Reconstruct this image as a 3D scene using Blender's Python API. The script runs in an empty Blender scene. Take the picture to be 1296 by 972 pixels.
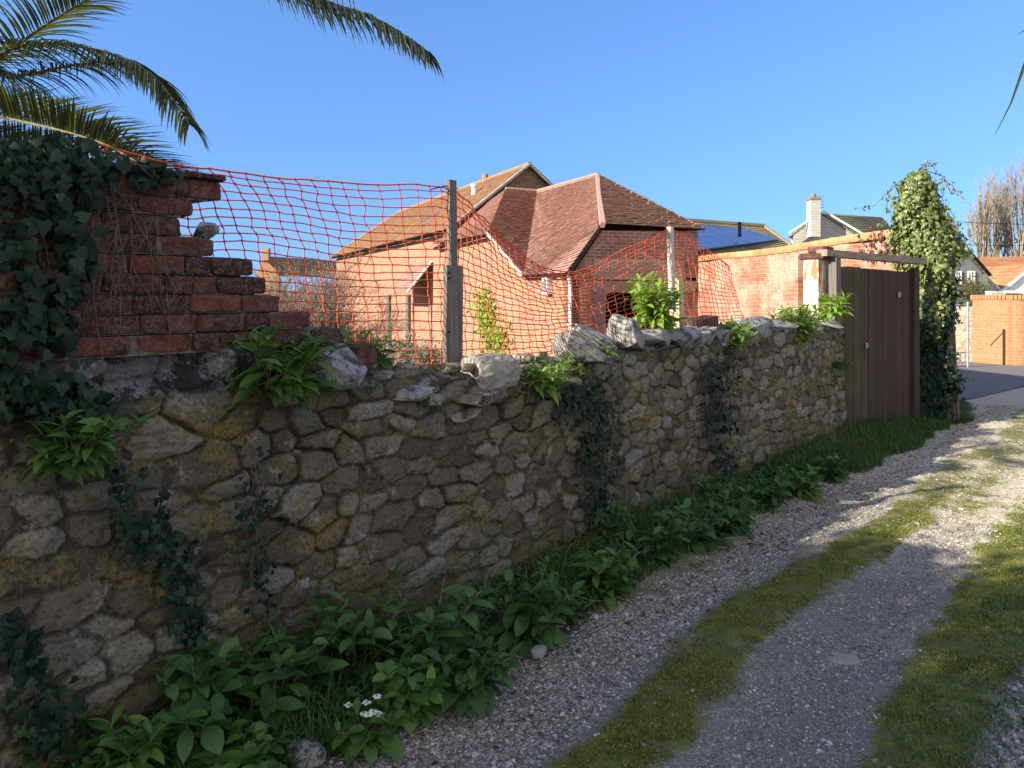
import bpy, math, random
import numpy as np
from mathutils import Vector
random.seed(7); RS=np.random.RandomState(11)
R_=math.radians
sc=bpy.context.scene
# ------------------------------------------------------------------ camera, world, sun, exposure
FPX=973.; HY=375.; YAW=R_(40)
CAM=np.array([2.745,0.,1.6])
cd=bpy.data.cameras.new('camera'); cam=bpy.data.objects.new('camera',cd); sc.collection.objects.link(cam)
cam.location=CAM; cam.rotation_euler=(R_(90),0,YAW)
cd.sensor_width=36; cd.lens=36*FPX/1296; cd.shift_y=-(486-HY)/1296; cd.clip_start=.05; cd.clip_end=3000; sc.camera=cam
SUN=Vector((-.81,-1.9,1.0)).normalized()
w=bpy.data.worlds.new("World"); sc.world=w; w.use_nodes=True
nt=w.node_tree; nt.nodes.clear()
sky=nt.nodes.new('ShaderNodeTexSky'); sky.sky_type='NISHITA'; sky.sun_disc=False
sky.sun_elevation=math.asin(SUN.z); sky.sun_rotation=math.atan2(SUN.x,SUN.y)
sky.air_density=1.25; sky.dust_density=0.15; sky.ozone_density=2.6; sky.altitude=30
bg=nt.nodes.new('ShaderNodeBackground'); bg.inputs[1].default_value=.092
ow=nt.nodes.new('ShaderNodeOutputWorld')
tc=nt.nodes.new('ShaderNodeTexCoord'); mp=nt.nodes.new('ShaderNodeMapping'); mp.inputs['Scale'].default_value=(1,1,.8); mp.inputs['Location'].default_value=(0,0,.2)
vm=nt.nodes.new('ShaderNodeVectorMath'); vm.operation='NORMALIZE'
nt.links.new(tc.outputs['Generated'],mp.inputs[0]); nt.links.new(mp.outputs[0],vm.inputs[0]); nt.links.new(vm.outputs[0],sky.inputs[0])
tn=nt.nodes.new('ShaderNodeMix'); tn.data_type='RGBA'; tn.blend_type='MULTIPLY'; tn.inputs[0].default_value=1; tn.inputs[7].default_value=(.56,.76,1.08,1)
nt.links.new(sky.outputs[0],tn.inputs[6]); # warm-white fill added to the unseen half of the sky behind the camera
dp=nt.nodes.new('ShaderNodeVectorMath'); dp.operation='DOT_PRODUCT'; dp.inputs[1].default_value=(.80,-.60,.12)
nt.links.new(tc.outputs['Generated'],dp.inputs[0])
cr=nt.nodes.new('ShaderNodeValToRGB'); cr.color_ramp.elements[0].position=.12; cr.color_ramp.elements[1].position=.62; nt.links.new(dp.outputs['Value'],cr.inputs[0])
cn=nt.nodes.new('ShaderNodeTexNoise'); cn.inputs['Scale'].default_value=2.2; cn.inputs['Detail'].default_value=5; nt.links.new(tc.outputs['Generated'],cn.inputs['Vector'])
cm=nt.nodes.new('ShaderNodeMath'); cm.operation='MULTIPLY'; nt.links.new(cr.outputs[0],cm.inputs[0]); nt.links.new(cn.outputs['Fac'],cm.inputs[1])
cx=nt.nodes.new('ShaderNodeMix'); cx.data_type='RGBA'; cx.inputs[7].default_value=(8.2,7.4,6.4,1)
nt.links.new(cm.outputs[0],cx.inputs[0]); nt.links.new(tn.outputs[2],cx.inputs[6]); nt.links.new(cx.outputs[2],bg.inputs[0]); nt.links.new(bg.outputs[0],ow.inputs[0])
sl=bpy.data.lights.new('sun','SUN'); sl.energy=5.0; sl.angle=R_(.55); sl.color=(1,.91,.76)
so=bpy.data.objects.new('sun',sl); sc.collection.objects.link(so)
so.rotation_euler=SUN.to_track_quat('Z','Y').to_euler()
sc.view_settings.view_transform='Standard'; sc.view_settings.look='None'
sc.view_settings.exposure=1.45; sc.view_settings.gamma=1; sc.view_settings.use_curve_mapping=False
sc.cycles.max_bounces=6; sc.cycles.diffuse_bounces=3; sc.cycles.transmission_bounces=3; sc.cycles.transparent_max_bounces=6
# ------------------------------------------------------------------ projection helpers (photo pixel + real distance -> place)
FH=np.array([-math.sin(YAW),math.cos(YAW),0]); RT=np.array([math.cos(YAW),math.sin(YAW),0]); UP=np.array([0,0,1.])
def ray(px,py):
    return FH+(px-648)/FPX*RT-(py-HY)/FPX*UP
def PZ(px,py,Z):
    v=ray(px,py); return CAM+v*(Z/v.dot(FH))
def PN(px,py,p0,n):
    v=ray(px,py); return CAM+v*((np.array(p0,float)-CAM).dot(n)/v.dot(n))
def PX(px,py,X=0.): return PN(px,py,(X,0,0),np.array([1.,0,0]))
def PG(px,py,z=0.): return PN(px,py,(0,0,z),UP)
# ------------------------------------------------------------------ noise
def _h(ix,iy,iz,seed):
    n=(ix.astype(np.int64)*73856093)^(iy.astype(np.int64)*19349663)^(iz.astype(np.int64)*83492791)^(seed*2654435)
    n=(n^(n>>13))*1274126177; n=n&0x7fffffff; n=(n^(n>>15))*2246822519; n=n&0x7fffffff
    return ((n>>4)&0xffff)/65535.
def vn(x,y,z=0.,seed=0):
    x=np.asarray(x,float); y=np.asarray(y,float)+0*x; z=np.asarray(z,float)+0*x
    ix=np.floor(x);iy=np.floor(y);iz=np.floor(z)
    fx=x-ix;fy=y-iy;fz=z-iz; fx=fx*fx*(3-2*fx);fy=fy*fy*(3-2*fy);fz=fz*fz*(3-2*fz)
    o=0
    for a in (0,1):
        for b in (0,1):
            for c in (0,1):
                wgt=(fx if a else 1-fx)*(fy if b else 1-fy)*(fz if c else 1-fz)
                o=o+wgt*_h(ix+a,iy+b,iz+c,seed)
    return o*2-1
def fbm(x,y,z=0.,oc=4,seed=0,gain=.5):
    o=0;a=1;s=1
    for i in range(oc):
        o=o+a*vn(np.asarray(x)*s,np.asarray(y)*s,np.asarray(z)*s,seed+i); a*=gain; s*=2.03
    return o
def sstep(a,b,x): 
    t=np.clip((x-a)/(b-a),0,1); return t*t*(3-2*t)
# ------------------------------------------------------------------ mesh helpers
COL=sc.collection
LEAFY=set()
class MB:
    def __init__(s): s.v=[];s.f=[];s.n=0;s.a=[];s.uv=None
    def add(s,v,f,a=0.5):
        v=np.asarray(v,float).reshape(-1,3); s.v.append(v)
        for q in (f if isinstance(f,list) else [f]):
            q=np.asarray(q,int); s.f.append(q+s.n)
        a=np.asarray(a,float); s.a.append(np.full(len(v),a) if a.ndim==0 else a); s.n+=len(v); return s
    def box(s,c,size,ax=None,a=.5):
        ax=np.eye(3) if ax is None else np.asarray(ax,float)
        d=np.array([[i,j,k] for i in(-1,1) for j in(-1,1) for k in(-1,1)])*.5*np.asarray(size)
        s.add(np.asarray(c)+d@ax,np.array([[0,1,3,2],[4,6,7,5],[0,4,5,1],[2,3,7,6],[0,2,6,4],[1,5,7,3]]),a); return s
    def hexa(s,b,t,a=.5):   # bottom quad, top quad
        s.add(np.array(list(b)+list(t)),np.array([[3,2,1,0],[4,5,6,7],[0,1,5,4],[1,2,6,5],[2,3,7,6],[3,0,4,7]]),a); return s
    def tube(s,pts,r,n=6,a=.5,cap=True):
        pts=np.asarray(pts,float); m=len(pts); r=np.full(m,r) if np.ndim(r)==0 else np.asarray(r,float)
        t=np.gradient(pts,axis=0); t/=np.linalg.norm(t,axis=1)[:,None]+1e-9
        ref=np.array([0,0,1.]) if abs(t[:,2]).mean()<.8 else np.array([1.,.2,0])
        u=np.cross(t,ref); u/=np.linalg.norm(u,axis=1)[:,None]+1e-9; v=np.cross(t,u)
        an=np.arange(n)*2*np.pi/n
        V=pts[:,None,:]+r[:,None,None]*(np.cos(an)[None,:,None]*u[:,None,:]+np.sin(an)[None,:,None]*v[:,None,:])
        i=np.arange(m-1)[:,None]*n; j=np.arange(n)[None,:]; j2=(j+1)%n
        F=np.stack([i+j,i+j2,i+n+j2,i+n+j],-1).reshape(-1,4)
        fs=[F]
        if cap and n>2: fs+= [np.array([list(range(n))]),np.array([[(m-1)*n+k for k in range(n-1,-1,-1)]])]
        s.add(V.reshape(-1,3),fs,a); return s
    def build(s,name,mat,parent=None,smooth=False,uvf=None,extra=None):
        smooth=smooth or (mat is not None and mat.name in LEAFY)
        V=np.concatenate(s.v); me=bpy.data.meshes.new(name)
        me.vertices.add(len(V)); me.vertices.foreach_set('co',V.astype(np.float32).ravel())
        loops=np.concatenate([f.ravel() for f in s.f]); sizes=np.concatenate([np.full(len(f),f.shape[1]) for f in s.f])
        me.loops.add(len(loops)); me.loops.foreach_set('vertex_index',loops.astype(np.int32))
        me.polygons.add(len(sizes)); st=np.concatenate([[0],np.cumsum(sizes)[:-1]])
        me.polygons.foreach_set('loop_start',st.astype(np.int32)); me.polygons.foreach_set('loop_total',sizes.astype(np.int32))
        me.polygons.foreach_set('use_smooth',np.full(len(sizes),bool(smooth)))
        at=me.attributes.new('rnd','FLOAT','POINT'); at.data.foreach_set('value',np.concatenate(s.a).astype(np.float32))
        if extra:
            for k,x in extra.items():
                at=me.attributes.new(k,'FLOAT','POINT'); at.data.foreach_set('value',np.asarray(x,np.float32))
        if uvf is not None:
            uv=me.uv_layers.new(name='UVMap'); q=uvf(V[loops],); uv.data.foreach_set('uv',q.astype(np.float32).ravel())
        me.update(calc_edges=True); me.validate()
        o=bpy.data.objects.new(name,me); COL.objects.link(o)
        if mat is not None: me.materials.append(mat)
        if parent is not None: o.parent=parent; o.matrix_parent_inverse=Ti(parent)
        return o
def Ti(p):
    from mathutils import Matrix
    return Matrix.Translation(-Vector(p.location)) if p.type=='EMPTY' else Matrix.Identity(4)
def tag(o,label=None,cat=None,group=None,kind=None):
    if label:o['label']=label
    if cat:o['category']=cat
    if group:o['group']=group
    if kind:o['kind']=kind
    return o
def thing(name,loc,label,cat,group=None):
    o=bpy.data.objects.new(name,None); COL.objects.link(o); o.location=Vector([float(x) for x in loc]); o.empty_display_size=.1
    return tag(o,label,cat,group)
def inst(tv,tf,O,B,S,rnd,mb=None):
    """copies of template verts tv (k,3), faces tf list, origins O (n,3), basis B (n,3,3) rows=local axes, scale S (n,) or (n,3)"""
    mb=mb or MB(); n=len(O); k=len(tv)
    S=np.asarray(S,float); S=S[:,None]*np.ones((1,3)) if S.ndim==1 else S
    V=O[:,None,:]+np.einsum('nkj,nji->nki',tv[None]*S[:,None,:],B)
    fs=[]
    for f in tf:
        f=np.asarray(f); fs.append((f[None]+(np.arange(n)*k)[:,None,None]).reshape(-1,f.shape[1]))
    mb.add(V.reshape(-1,3),fs,np.repeat(rnd,k)); return mb
def nrm(a): return a/(np.linalg.norm(a,axis=-1,keepdims=True)+1e-9)
def basis(nv,tv):
    """z=nv, y~tv"""
    z=nrm(nv); x=nrm(np.cross(tv,z)); y=np.cross(z,x); return np.stack([x,y,z],1)
def ellrock(c,size,ax=None,p=3.,amp=.08,res=6,seed=0,freq=4.,mb=None,a=.5,cuts=0,rough=0):
    """superellipsoid block with noise: rocks, bricks"""
    g=np.linspace(-1,1,res+1); V=[];F=[];n=0
    for d in range(3):
        for sgn in (-1,1):
            A,B=np.meshgrid(g,g,indexing='ij'); P=np.zeros((res+1,res+1,3)); P[...,d]=sgn; P[...,(d+1)%3]=A; P[...,(d+2)%3]=B*sgn
            V.append(P.reshape(-1,3)); i=np.arange(res)[:,None]*(res+1)+np.arange(res)[None,:]
            F.append((np.stack([i,i+res+1,i+res+2,i+1],-1)+n).reshape(-1,4)); n+=(res+1)**2
    V=np.concatenate(V); V=V/((np.abs(V)**p).sum(1)**(1/p))[:,None]
    sz=np.asarray(size)*.5; W=V*sz
    if rough: W=W*(1+rough*fbm(V[:,0]*5+seed,V[:,1]*5,V[:,2]*5,5,seed+3,.65)[:,None])
    W=W*(1+amp*fbm(W[:,0]*freq/sz.max()*.5+seed*3.1,W[:,1]*freq/sz.max()*.5+seed,W[:,2]*freq/sz.max()*.5,3,seed)[:,None])
    if cuts:
        rs=np.random.RandomState(seed+900)
        for _ in range(cuts):
            nn=rs.normal(0,1,3); nn/=np.linalg.norm(nn); q=W/sz; d=q@nn; lim=rs.uniform(.45,.85); ex_=np.clip(d-lim,0,None); W=W-(ex_[:,None]*nn)*sz*.92
    if ax is not None: W=W@np.asarray(ax)
    mb=mb or MB(); mb.add(W+np.asarray(c),np.concatenate(F),a); return mb
def rotz(a): c,s=math.cos(a),math.sin(a); return np.array([[c,s,0],[-s,c,0],[0,0,1]])
def euler(ax,ay,az):
    cx,sx,cy,sy=math.cos(ax),math.sin(ax),math.cos(ay),math.sin(ay)
    return np.array([[1,0,0],[0,cx,sx],[0,-sx,cx]])@np.array([[cy,0,-sy],[0,1,0],[sy,0,cy]])@rotz(az)
# ------------------------------------------------------------------ material helpers
class NT:
    def __init__(s,name,rough=.85,spec=.25):
        s.m=bpy.data.materials.new(name); s.m.use_nodes=True; s.t=s.m.node_tree; s.t.nodes.clear()
        s.out=s.t.nodes.new('ShaderNodeOutputMaterial'); s.b=s.t.nodes.new('ShaderNodeBsdfPrincipled')
        s.b.inputs['Roughness'].default_value=rough; s.b.inputs['Specular IOR Level'].default_value=spec
        s.t.links.new(s.b.outputs[0],s.out.inputs[0]); s._co=None
    def set(s,inp,v):
        if isinstance(v,bpy.types.NodeSocket): s.t.links.new(v,inp)
        elif isinstance(v,(tuple,list)) and len(v)==3 and inp.type=='RGBA': inp.default_value=(*v,1)
        else: inp.default_value=v
    def co(s,kind='Object'):
        if s._co is None: s._co=s.t.nodes.new('ShaderNodeTexCoord')
        return s._co.outputs[kind]
    def map(s,v,scale=(1,1,1),loc=(0,0,0),rot=(0,0,0)):
        n=s.t.nodes.new('ShaderNodeMapping'); s.set(n.inputs[0],v); n.inputs['Scale'].default_value=scale; n.inputs['Location'].default_value=loc; n.inputs['Rotation'].default_value=rot; return n.outputs[0]
    def noise(s,scale,detail=4,rough=.55,v=None,dist=0,col=False):
        n=s.t.nodes.new('ShaderNodeTexNoise'); s.set(n.inputs['Vector'],v if v is not None else s.co()); n.inputs['Scale'].default_value=scale; n.inputs['Detail'].default_value=detail; n.inputs['Roughness'].default_value=rough; n.inputs['Distortion'].default_value=dist
        return n.outputs['Color' if col else 'Fac']
    def vor(s,scale,v=None,feat='F1',out='Distance',rnd=1):
        n=s.t.nodes.new('ShaderNodeTexVoronoi'); n.feature=feat; s.set(n.inputs['Vector'],v if v is not None else s.co()); n.inputs['Scale'].default_value=scale; n.inputs['Randomness'].default_value=rnd; return n.outputs[out]
    def ramp(s,f,stops,interp='LINEAR'):
        n=s.t.nodes.new('ShaderNodeValToRGB'); s.set(n.inputs[0],f); e=n.color_ramp.elements; n.color_ramp.interpolation=interp
        while len(e)<len(stops): e.new(.5)
        for k,(p,c) in enumerate(stops):
            e[k].position=p; e[k].color=(c,c,c,1) if np.ndim(c)==0 else (*c,1)
        return n.outputs[0]
    def mix(s,f,a,b,mode='MIX'):
        n=s.t.nodes.new('ShaderNodeMix'); n.data_type='RGBA'; n.blend_type=mode; s.set(n.inputs[0],f); s.set(n.inputs[6],a); s.set(n.inputs[7],b); return n.outputs[2]
    def mt(s,op,a,b=0.,c=None):
        n=s.t.nodes.new('ShaderNodeMath'); n.operation=op; s.set(n.inputs[0],a); s.set(n.inputs[1],b)
        if c is not None: s.set(n.inputs[2],c)
        return n.outputs[0]
    def attr(s,name):
        n=s.t.nodes.new('ShaderNodeAttribute'); n.attribute_name=name; return n.outputs['Fac']
    def sep(s,v):
        n=s.t.nodes.new('ShaderNodeSeparateXYZ'); s.set(n.inputs[0],v); return n.outputs
    def bump(s,h,st=.5,dist=.02,normal=None):
        n=s.t.nodes.new('ShaderNodeBump'); s.set(n.inputs['Height'],h); n.inputs['Strength'].default_value=st; n.inputs['Distance'].default_value=dist
        if normal is not None: s.set(n.inputs['Normal'],normal)
        return n.outputs[0]
    def fin(s,col,bump=None,rough=None):
        s.set(s.b.inputs['Base Color'],col)
        if bump is not None: s.set(s.b.inputs['Normal'],bump)
        if rough is not None: s.set(s.b.inputs['Roughness'],rough)
        return s.m
def simple(name,col,col2=None,scale=8,rough=.8,spec=.25,bump=.2,metal=0):
    t=NT(name,rough,spec); n=t.noise(scale,5,.6)
    c2=col2 or tuple(x*.65 for x in col)
    t.b.inputs['Metallic'].default_value=metal
    return t.fin(t.ramp(n,[(.32,c2),(.68,col)]),t.bump(t.noise(scale*6,3),bump,.004))
def leafmat(name,stops,trans=.35,rough=.45,spec=.35,tcol=None,nscale=30):
    t=NT(name,rough,spec); LEAFY.add(t.m.name); r=t.attr('rnd'); n=t.noise(nscale,2)
    f=t.mt('ADD',t.mt('MULTIPLY',r,.75),t.mt('MULTIPLY',n,.3))
    c=t.ramp(f,stops); t.fin(c,t.bump(t.noise(nscale*3,2),.15,.003))
    tr=t.t.nodes.new('ShaderNodeBsdfTranslucent'); t.set(tr.inputs[0],t.mix(1.,c,tcol or (1.5,1.45,.55),'MULTIPLY'))
    mx=t.t.nodes.new('ShaderNodeMixShader'); mx.inputs[0].default_value=trans
    t.t.links.new(t.b.outputs[0],mx.inputs[1]); t.t.links.new(tr.outputs[0],mx.inputs[2]); t.t.links.new(mx.outputs[0],t.out.inputs[0])
    return t.m
def brickmat(name,c1,c2,mortar,wash=None,washamt=.4,grime=.3,uv=True,scale=1.,lich=None,dark=None,ms=.008):
    t=NT(name,.9,.15); v=t.co('UV')
    wv=t.mix(.012,v,t.noise(9,2,.5,v,col=True))
    b=t.t.nodes.new('ShaderNodeTexBrick'); t.set(b.inputs['Vector'],wv); b.inputs['Scale'].default_value=scale
    b.inputs['Brick Width'].default_value=.225; b.inputs['Row Height'].default_value=.075; b.inputs['Mortar Size'].default_value=ms; b.inputs['Mortar Smooth'].default_value=.3; b.inputs['Bias'].default_value=0
    t.set(b.inputs['Color1'],c1); t.set(b.inputs['Color2'],c2); t.set(b.inputs['Mortar'],mortar)
    col=b.outputs['Color']
    n1=t.noise(1.3,5,.65,v); n2=t.noise(14,4,.6,v)
    col=t.mix(t.ramp(n2,[(.35,.0),(.75,.5)]),col,tuple(x*.5 for x in c1))
    if wash: col=t.mix(t.mt('MULTIPLY',t.ramp(n1,[(.42,0.),(.56,1.)]),t.mt('MULTIPLY',t.ramp(n2,[(.3,.3),(.6,1.)]),washamt)),col,wash)
    if lich: col=t.mix(t.ramp(t.noise(5,6,.7,v),[(.56,0.),(.66,.8)]),col,lich)
    if dark: col=t.mix(t.ramp(t.noise(2.1,6,.7,v),[(.5,0.),(.7,.85)]),col,dark)
    h=t.mt('SUBTRACT',t.mt('MULTIPLY',n2,.5),t.mt('MULTIPLY',b.outputs['Fac'],1.))
    return t.fin(col,t.bump(h,.9,.012))
# ------------------------------------------------------------------ materials
def stone_material():
    t=NT('rubble_limestone',.92,.12); P=t.co()
    st=t.attr('stone'); ed=t.attr('edge'); cap=t.attr('cap'); far=t.attr('rnd')
    n1=t.noise(2.2,6,.65); n2=t.noise(11,7,.7); n3=t.noise(60,5,.7); n4=t.noise(4.5,6,.7,t.map(P,(1,1,1),(7,3,1)))
    f=t.mt('ADD',t.mt('MULTIPLY',st,.75),t.mt('MULTIPLY',n2,.4))
    stone=t.ramp(f,[(.2,(.075,.062,.044)),(.42,(.135,.110,.076)),(.65,(.175,.152,.114)),(.95,(.26,.235,.19))])
    mort=t.ramp(n2,[(.3,(.036,.030,.022)),(.7,(.10,.082,.056))])
    e2=t.mt('ADD',ed,t.mt('MULTIPLY',t.mt('SUBTRACT',n2,.5),.35))
    col=t.mix(t.ramp(e2,[(.05,0.),(.16,1.)]),mort,stone)
    # blotchy weathering: dark algae, ochre lichen, pale crustose lichen
    col=t.mix(t.ramp(n1,[(.46,0.),(.68,.62)]),col,(.058,.047,.032))
    col=t.mix(t.ramp(t.mt('ADD',n4,t.mt('MULTIPLY',t.mt('SUBTRACT',n3,.5),.35)),[(.54,0.),(.64,.75)]),col,(.20,.145,.032))
    col=t.mix(t.mt('MULTIPLY',t.ramp(t.noise(6,6,.75,t.map(P,(1,1,1),(1,13,5))),[(.58,0.),(.68,.7)]),t.mt('SUBTRACT',1.,cap)),col,(.12,.105,.028))
    col=t.mix(t.ramp(t.mt('MULTIPLY',t.noise(7,6,.75,t.map(P,(1,1,1),(17,3,5))),t.mt('ADD',.93,t.mt('MULTIPLY',n3,.14))),[(.57,0.),(.66,.65)]),col,(.36,.33,.29))
    # cap stones: dark grey-blue with black and white lichen
    cc=t.ramp(n2,[(.3,(.09,.088,.09)),(.7,(.21,.205,.205))])
    cc=t.mix(t.ramp(t.noise(5,8,.75,t.map(P,(1,1,1),(2,9,4))),[(.5,0.),(.54,.9)]),cc,(.018,.017,.02))
    cc=t.mix(t.ramp(t.noise(7,8,.8,t.map(P,(1,1,1),(12,1,4))),[(.56,0.),(.60,.8)]),cc,(.40,.385,.38))
    col=t.mix(cap,col,cc)
    z=t.sep(P)[2]
    col=t.mix(t.mt('MULTIPLY',t.ramp(z,[(.0,1.),(.45,0.)]),t.ramp(n4,[(.3,.2),(.6,.8)])),col,(.085,.078,.036))
    col=t.mix(t.ramp(n3,[(.34,.7),(.5,0.)]),col,(.030,.026,.019)); col=t.mix(t.ramp(t.noise(120,3,.8),[(.6,0.),(.72,.45)]),col,(.36,.33,.28))
    h=t.mt('ADD',t.mt('MULTIPLY',n2,.35),t.mt('MULTIPLY',n3,.4))
    h=t.mt('ADD',h,t.mt('MULTIPLY',t.noise(150,4,.75),.25)); return t.fin(col,t.bump(h,1.,.022))
def rock_material(name,base,lo,lich=(.42,.41,.38),black=True):
    t=NT(name,.9,.15); r=t.attr('rnd'); n2=t.noise(9,7,.7); n3=t.noise(45,4,.7)
    col=t.ramp(t.mt('ADD',t.mt('MULTIPLY',n2,.8),t.mt('MULTIPLY',r,.2)),[(.3,lo),(.75,base)])
    col=t.mix(t.ramp(t.noise(14,8,.8,t.map(t.co(),(1,1,1),(3,3,3))),[(.56,0.),(.62,.75)]),col,lich)
    if black: col=t.mix(t.ramp(t.noise(11,8,.75,t.map(t.co(),(1,1,1),(8,3,5))),[(.52,0.),(.57,.85)]),col,(.03,.028,.03))
    col=t.mix(t.ramp(t.noise(8,5,.7,t.map(t.co(),(1,1,1),(1,8,2))),[(.62,0.),(.68,.6)]),col,(.24,.20,.05))
    return t.fin(col,t.bump(t.mt('ADD',n2,t.mt('MULTIPLY',n3,.5)),.8,.012))
M={}
M['stone']=stone_material()
M['rock_grey']=rock_material('lichened_grey_rock',(.34,.325,.30),(.14,.13,.12))
M['rock_pale']=rock_material('pale_weathered_rock',(.36,.33,.27),(.17,.15,.12),black=False)
M['rock_buff']=rock_material('buff_rubble_rock',(.30,.25,.18),(.12,.10,.07))
def old_brick():
    t=NT('old_dark_brick',.92,.12); r=t.attr('rnd'); n2=t.noise(22,6,.7); n3=t.noise(120,3,.7)
    col=t.ramp(t.mt('ADD',t.mt('MULTIPLY',r,.7),t.mt('MULTIPLY',n2,.35)),[(.15,(.035,.015,.014)),(.5,(.085,.026,.021)),(.9,(.145,.040,.030))])
    sp=t.mt('ADD',t.noise(28,8,.8,t.map(t.co(),(1,1,1),(5,5,1))),t.mt('MULTIPLY',t.mt('SUBTRACT',n3,.5),.9))
    col=t.mix(t.ramp(sp,[(.47,0.),(.62,.75)]),col,(.135,.112,.09))
    col=t.mix(t.ramp(t.noise(16,7,.7,t.map(t.co(),(1,1,1),(1,5,8))),[(.55,0.),(.62,.8)]),col,(.03,.022,.02))
    return t.fin(col,t.bump(t.mt('ADD',n2,t.mt('MULTIPLY',n3,.6)),.8,.008))
M['old_brick']=old_brick()
M['mortar_pale']=simple('pale_lime_mortar',(.42,.38,.33),(.25,.2,.16),8)
M['mortar']=simple('crumbling_mortar',(.19,.16,.125),(.05,.038,.03),40,bump=.8)
M['brick_sun']=brickmat('warm_red_brick',(.27,.090,.052),(.36,.150,.085),(.40,.34,.26),wash=(.36,.24,.14),washamt=.45,ms=.011)
M['brick_barn_dark']=brickmat('barn_end_brick',(.25,.10,.07),(.33,.15,.10),(.40,.36,.3),dark=(.08,.05,.04),ms=.010)
M['brick_gable']=brickmat('gable_brown_brick',(.19,.10,.06),(.30,.17,.09),(.28,.22,.16),dark=(.09,.06,.045))
M['brick_garden']=brickmat('garden_wall_brick',(.30,.085,.045),(.37,.15,.085),(.32,.26,.19),wash=(.36,.31,.24),washamt=.9,lich=(.15,.10,.08),dark=(.22,.12,.08),ms=.01)
M['brick_orange']=brickmat('orange_brick',(.33,.15,.075),(.38,.19,.095),(.36,.27,.18))
M['whitewash']=brickmat('whitewashed_brick',(.30,.26,.22),(.38,.34,.29),(.22,.19,.16),dark=(.2,.12,.09),wash=(.25,.12,.08))
def tile_mat(name,a,b,c,lich=None,lamt=(.5,.62)):
    t=NT(name,.9,.15); r=t.attr('rnd'); n2=t.noise(9,5,.7)
    col=t.ramp(t.mt('ADD',t.mt('MULTIPLY',r,.25),t.mt('MULTIPLY',n2,.8)),[(.25,a),(.52,b),(.8,c)])
    if lich: col=t.mix(t.ramp(t.noise(.9,8,.72),[(lamt[0],0.),(lamt[1],.85)]),col,lich)
    col=t.mix(t.ramp(t.noise(40,4,.7),[(.3,.5),(.5,0.)]),col,tuple(x*.4 for x in a))
    return t.fin(col,t.bump(t.noise(60,3),.5,.006))
M['tile_red']=tile_mat('weathered_red_tile',(.21,.118,.095),(.31,.175,.14),(.42,.26,.20),(.34,.20,.13),(.56,.74))
M['tile_brown']=tile_mat('brown_stained_tile',(.21,.13,.10),(.31,.20,.15),(.40,.28,.21),(.3,.22,.13),(.52,.7))
M['tile_lichen']=tile_mat('ochre_lichened_tile',(.17,.095,.055),(.25,.14,.08),(.32,.19,.105),(.31,.21,.08),(.50,.72))
M['tile_grey']=tile_mat('grey_brown_slate',(.13,.11,.075),(.19,.16,.105),(.24,.205,.135),(.24,.20,.08),(.45,.65))
M['coping_orange']=tile_mat('orange_coping_brick',(.34,.13,.06),(.42,.18,.08),(.46,.23,.11),(.42,.30,.15),(.5,.68))
M['tile_orange']=tile_mat('orange_clay_tile',(.25,.10,.055),(.32,.14,.075),(.38,.19,.10),(.36,.21,.08),(.45,.6))
M['wood_old']=None
def woodmat(name,a,b,vert=True,green=None,bs=.5,sc=14):
    t=NT(name,.85,.15); v=t.map(t.co(),(sc,sc,.5) if vert else (sc,1.,sc)); n=t.noise(3,6,.6,v,dist=.4); n2=t.noise(1.6,4,.6); 
    col=t.ramp(n,[(.3,a),(.7,b)])
    if green: col=t.mix(t.ramp(n2,[(.45,0.),(.62,.7)]),col,green)
    r=t.attr('rnd'); col=t.mix(.15,col,t.mix(1.,col,t.ramp(r,[(0,.4),(1,1.6)]),'MULTIPLY'))
    return t.fin(col,t.bump(n,bs,.006))
M['wood_grey']=woodmat('weathered_grey_timber',(.07,.058,.050),(.17,.148,.13))
M['wood_pale']=woodmat('pale_new_timber',(.42,.30,.16),(.62,.48,.29))
M['wood_white']=woodmat('flaking_white_timber',(.26,.22,.17),(.62,.58,.52))
M['wood_gate']=woodmat('dark_brown_gate_board',(.040,.027,.021),(.066,.046,.035),green=None,bs=.15,sc=16)
M['wood_gate_green']=woodmat('algae_stained_gate_board',(.044,.034,.023),(.070,.056,.038),green=(.085,.078,.042),bs=.15,sc=16)
M['wood_beam']=woodmat('grey_beam',(.12,.10,.075),(.30,.26,.20),vert=False)
M['white']=simple('white_paint',(.72,.71,.68),(.55,.54,.5),6,.5,.4,.05)
M['render_white']=simple('white_render',(.70,.69,.65),(.6,.59,.55),3,.8,.2,.1)
M['grey_block']=simple('grey_rendered_wall',(.15,.155,.17),(.11,.115,.13),12,.9,.1,.3)
M['pale_stone']=brickmat('pale_block_stone',(.42,.39,.34),(.52,.49,.44),(.3,.28,.25))
M['lead']=simple('grey_ridge',(.28,.27,.25),(.16,.15,.14),12,.7,.3,.3)
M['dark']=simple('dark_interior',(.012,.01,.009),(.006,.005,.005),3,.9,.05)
M['glass']=NT('window_glass',.08,.6).fin((.05,.06,.08))
M['solar']=None
def solar():
    t=NT('solar_glass',.25,.5); v=t.co('UV')
    b=t.t.nodes.new('ShaderNodeTexBrick'); t.set(b.inputs['Vector'],v); b.offset=0; b.inputs['Scale'].default_value=1
    b.inputs['Brick Width'].default_value=1.0; b.inputs['Row Height'].default_value=1.65; b.inputs['Mortar Size'].default_value=.02
    t.set(b.inputs['Color1'],(.035,.06,.16)); t.set(b.inputs['Color2'],(.04,.07,.18)); t.set(b.inputs['Mortar'],(.10,.13,.22)); return t.fin(b.outputs['Color'])
M['solar']=solar()
M['net']=leafmat('orange_plastic_mesh',[(0,(.42,.05,.022)),(1,(.76,.14,.045))],.15,.5,.3,(1.1,.7,.35))
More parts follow.
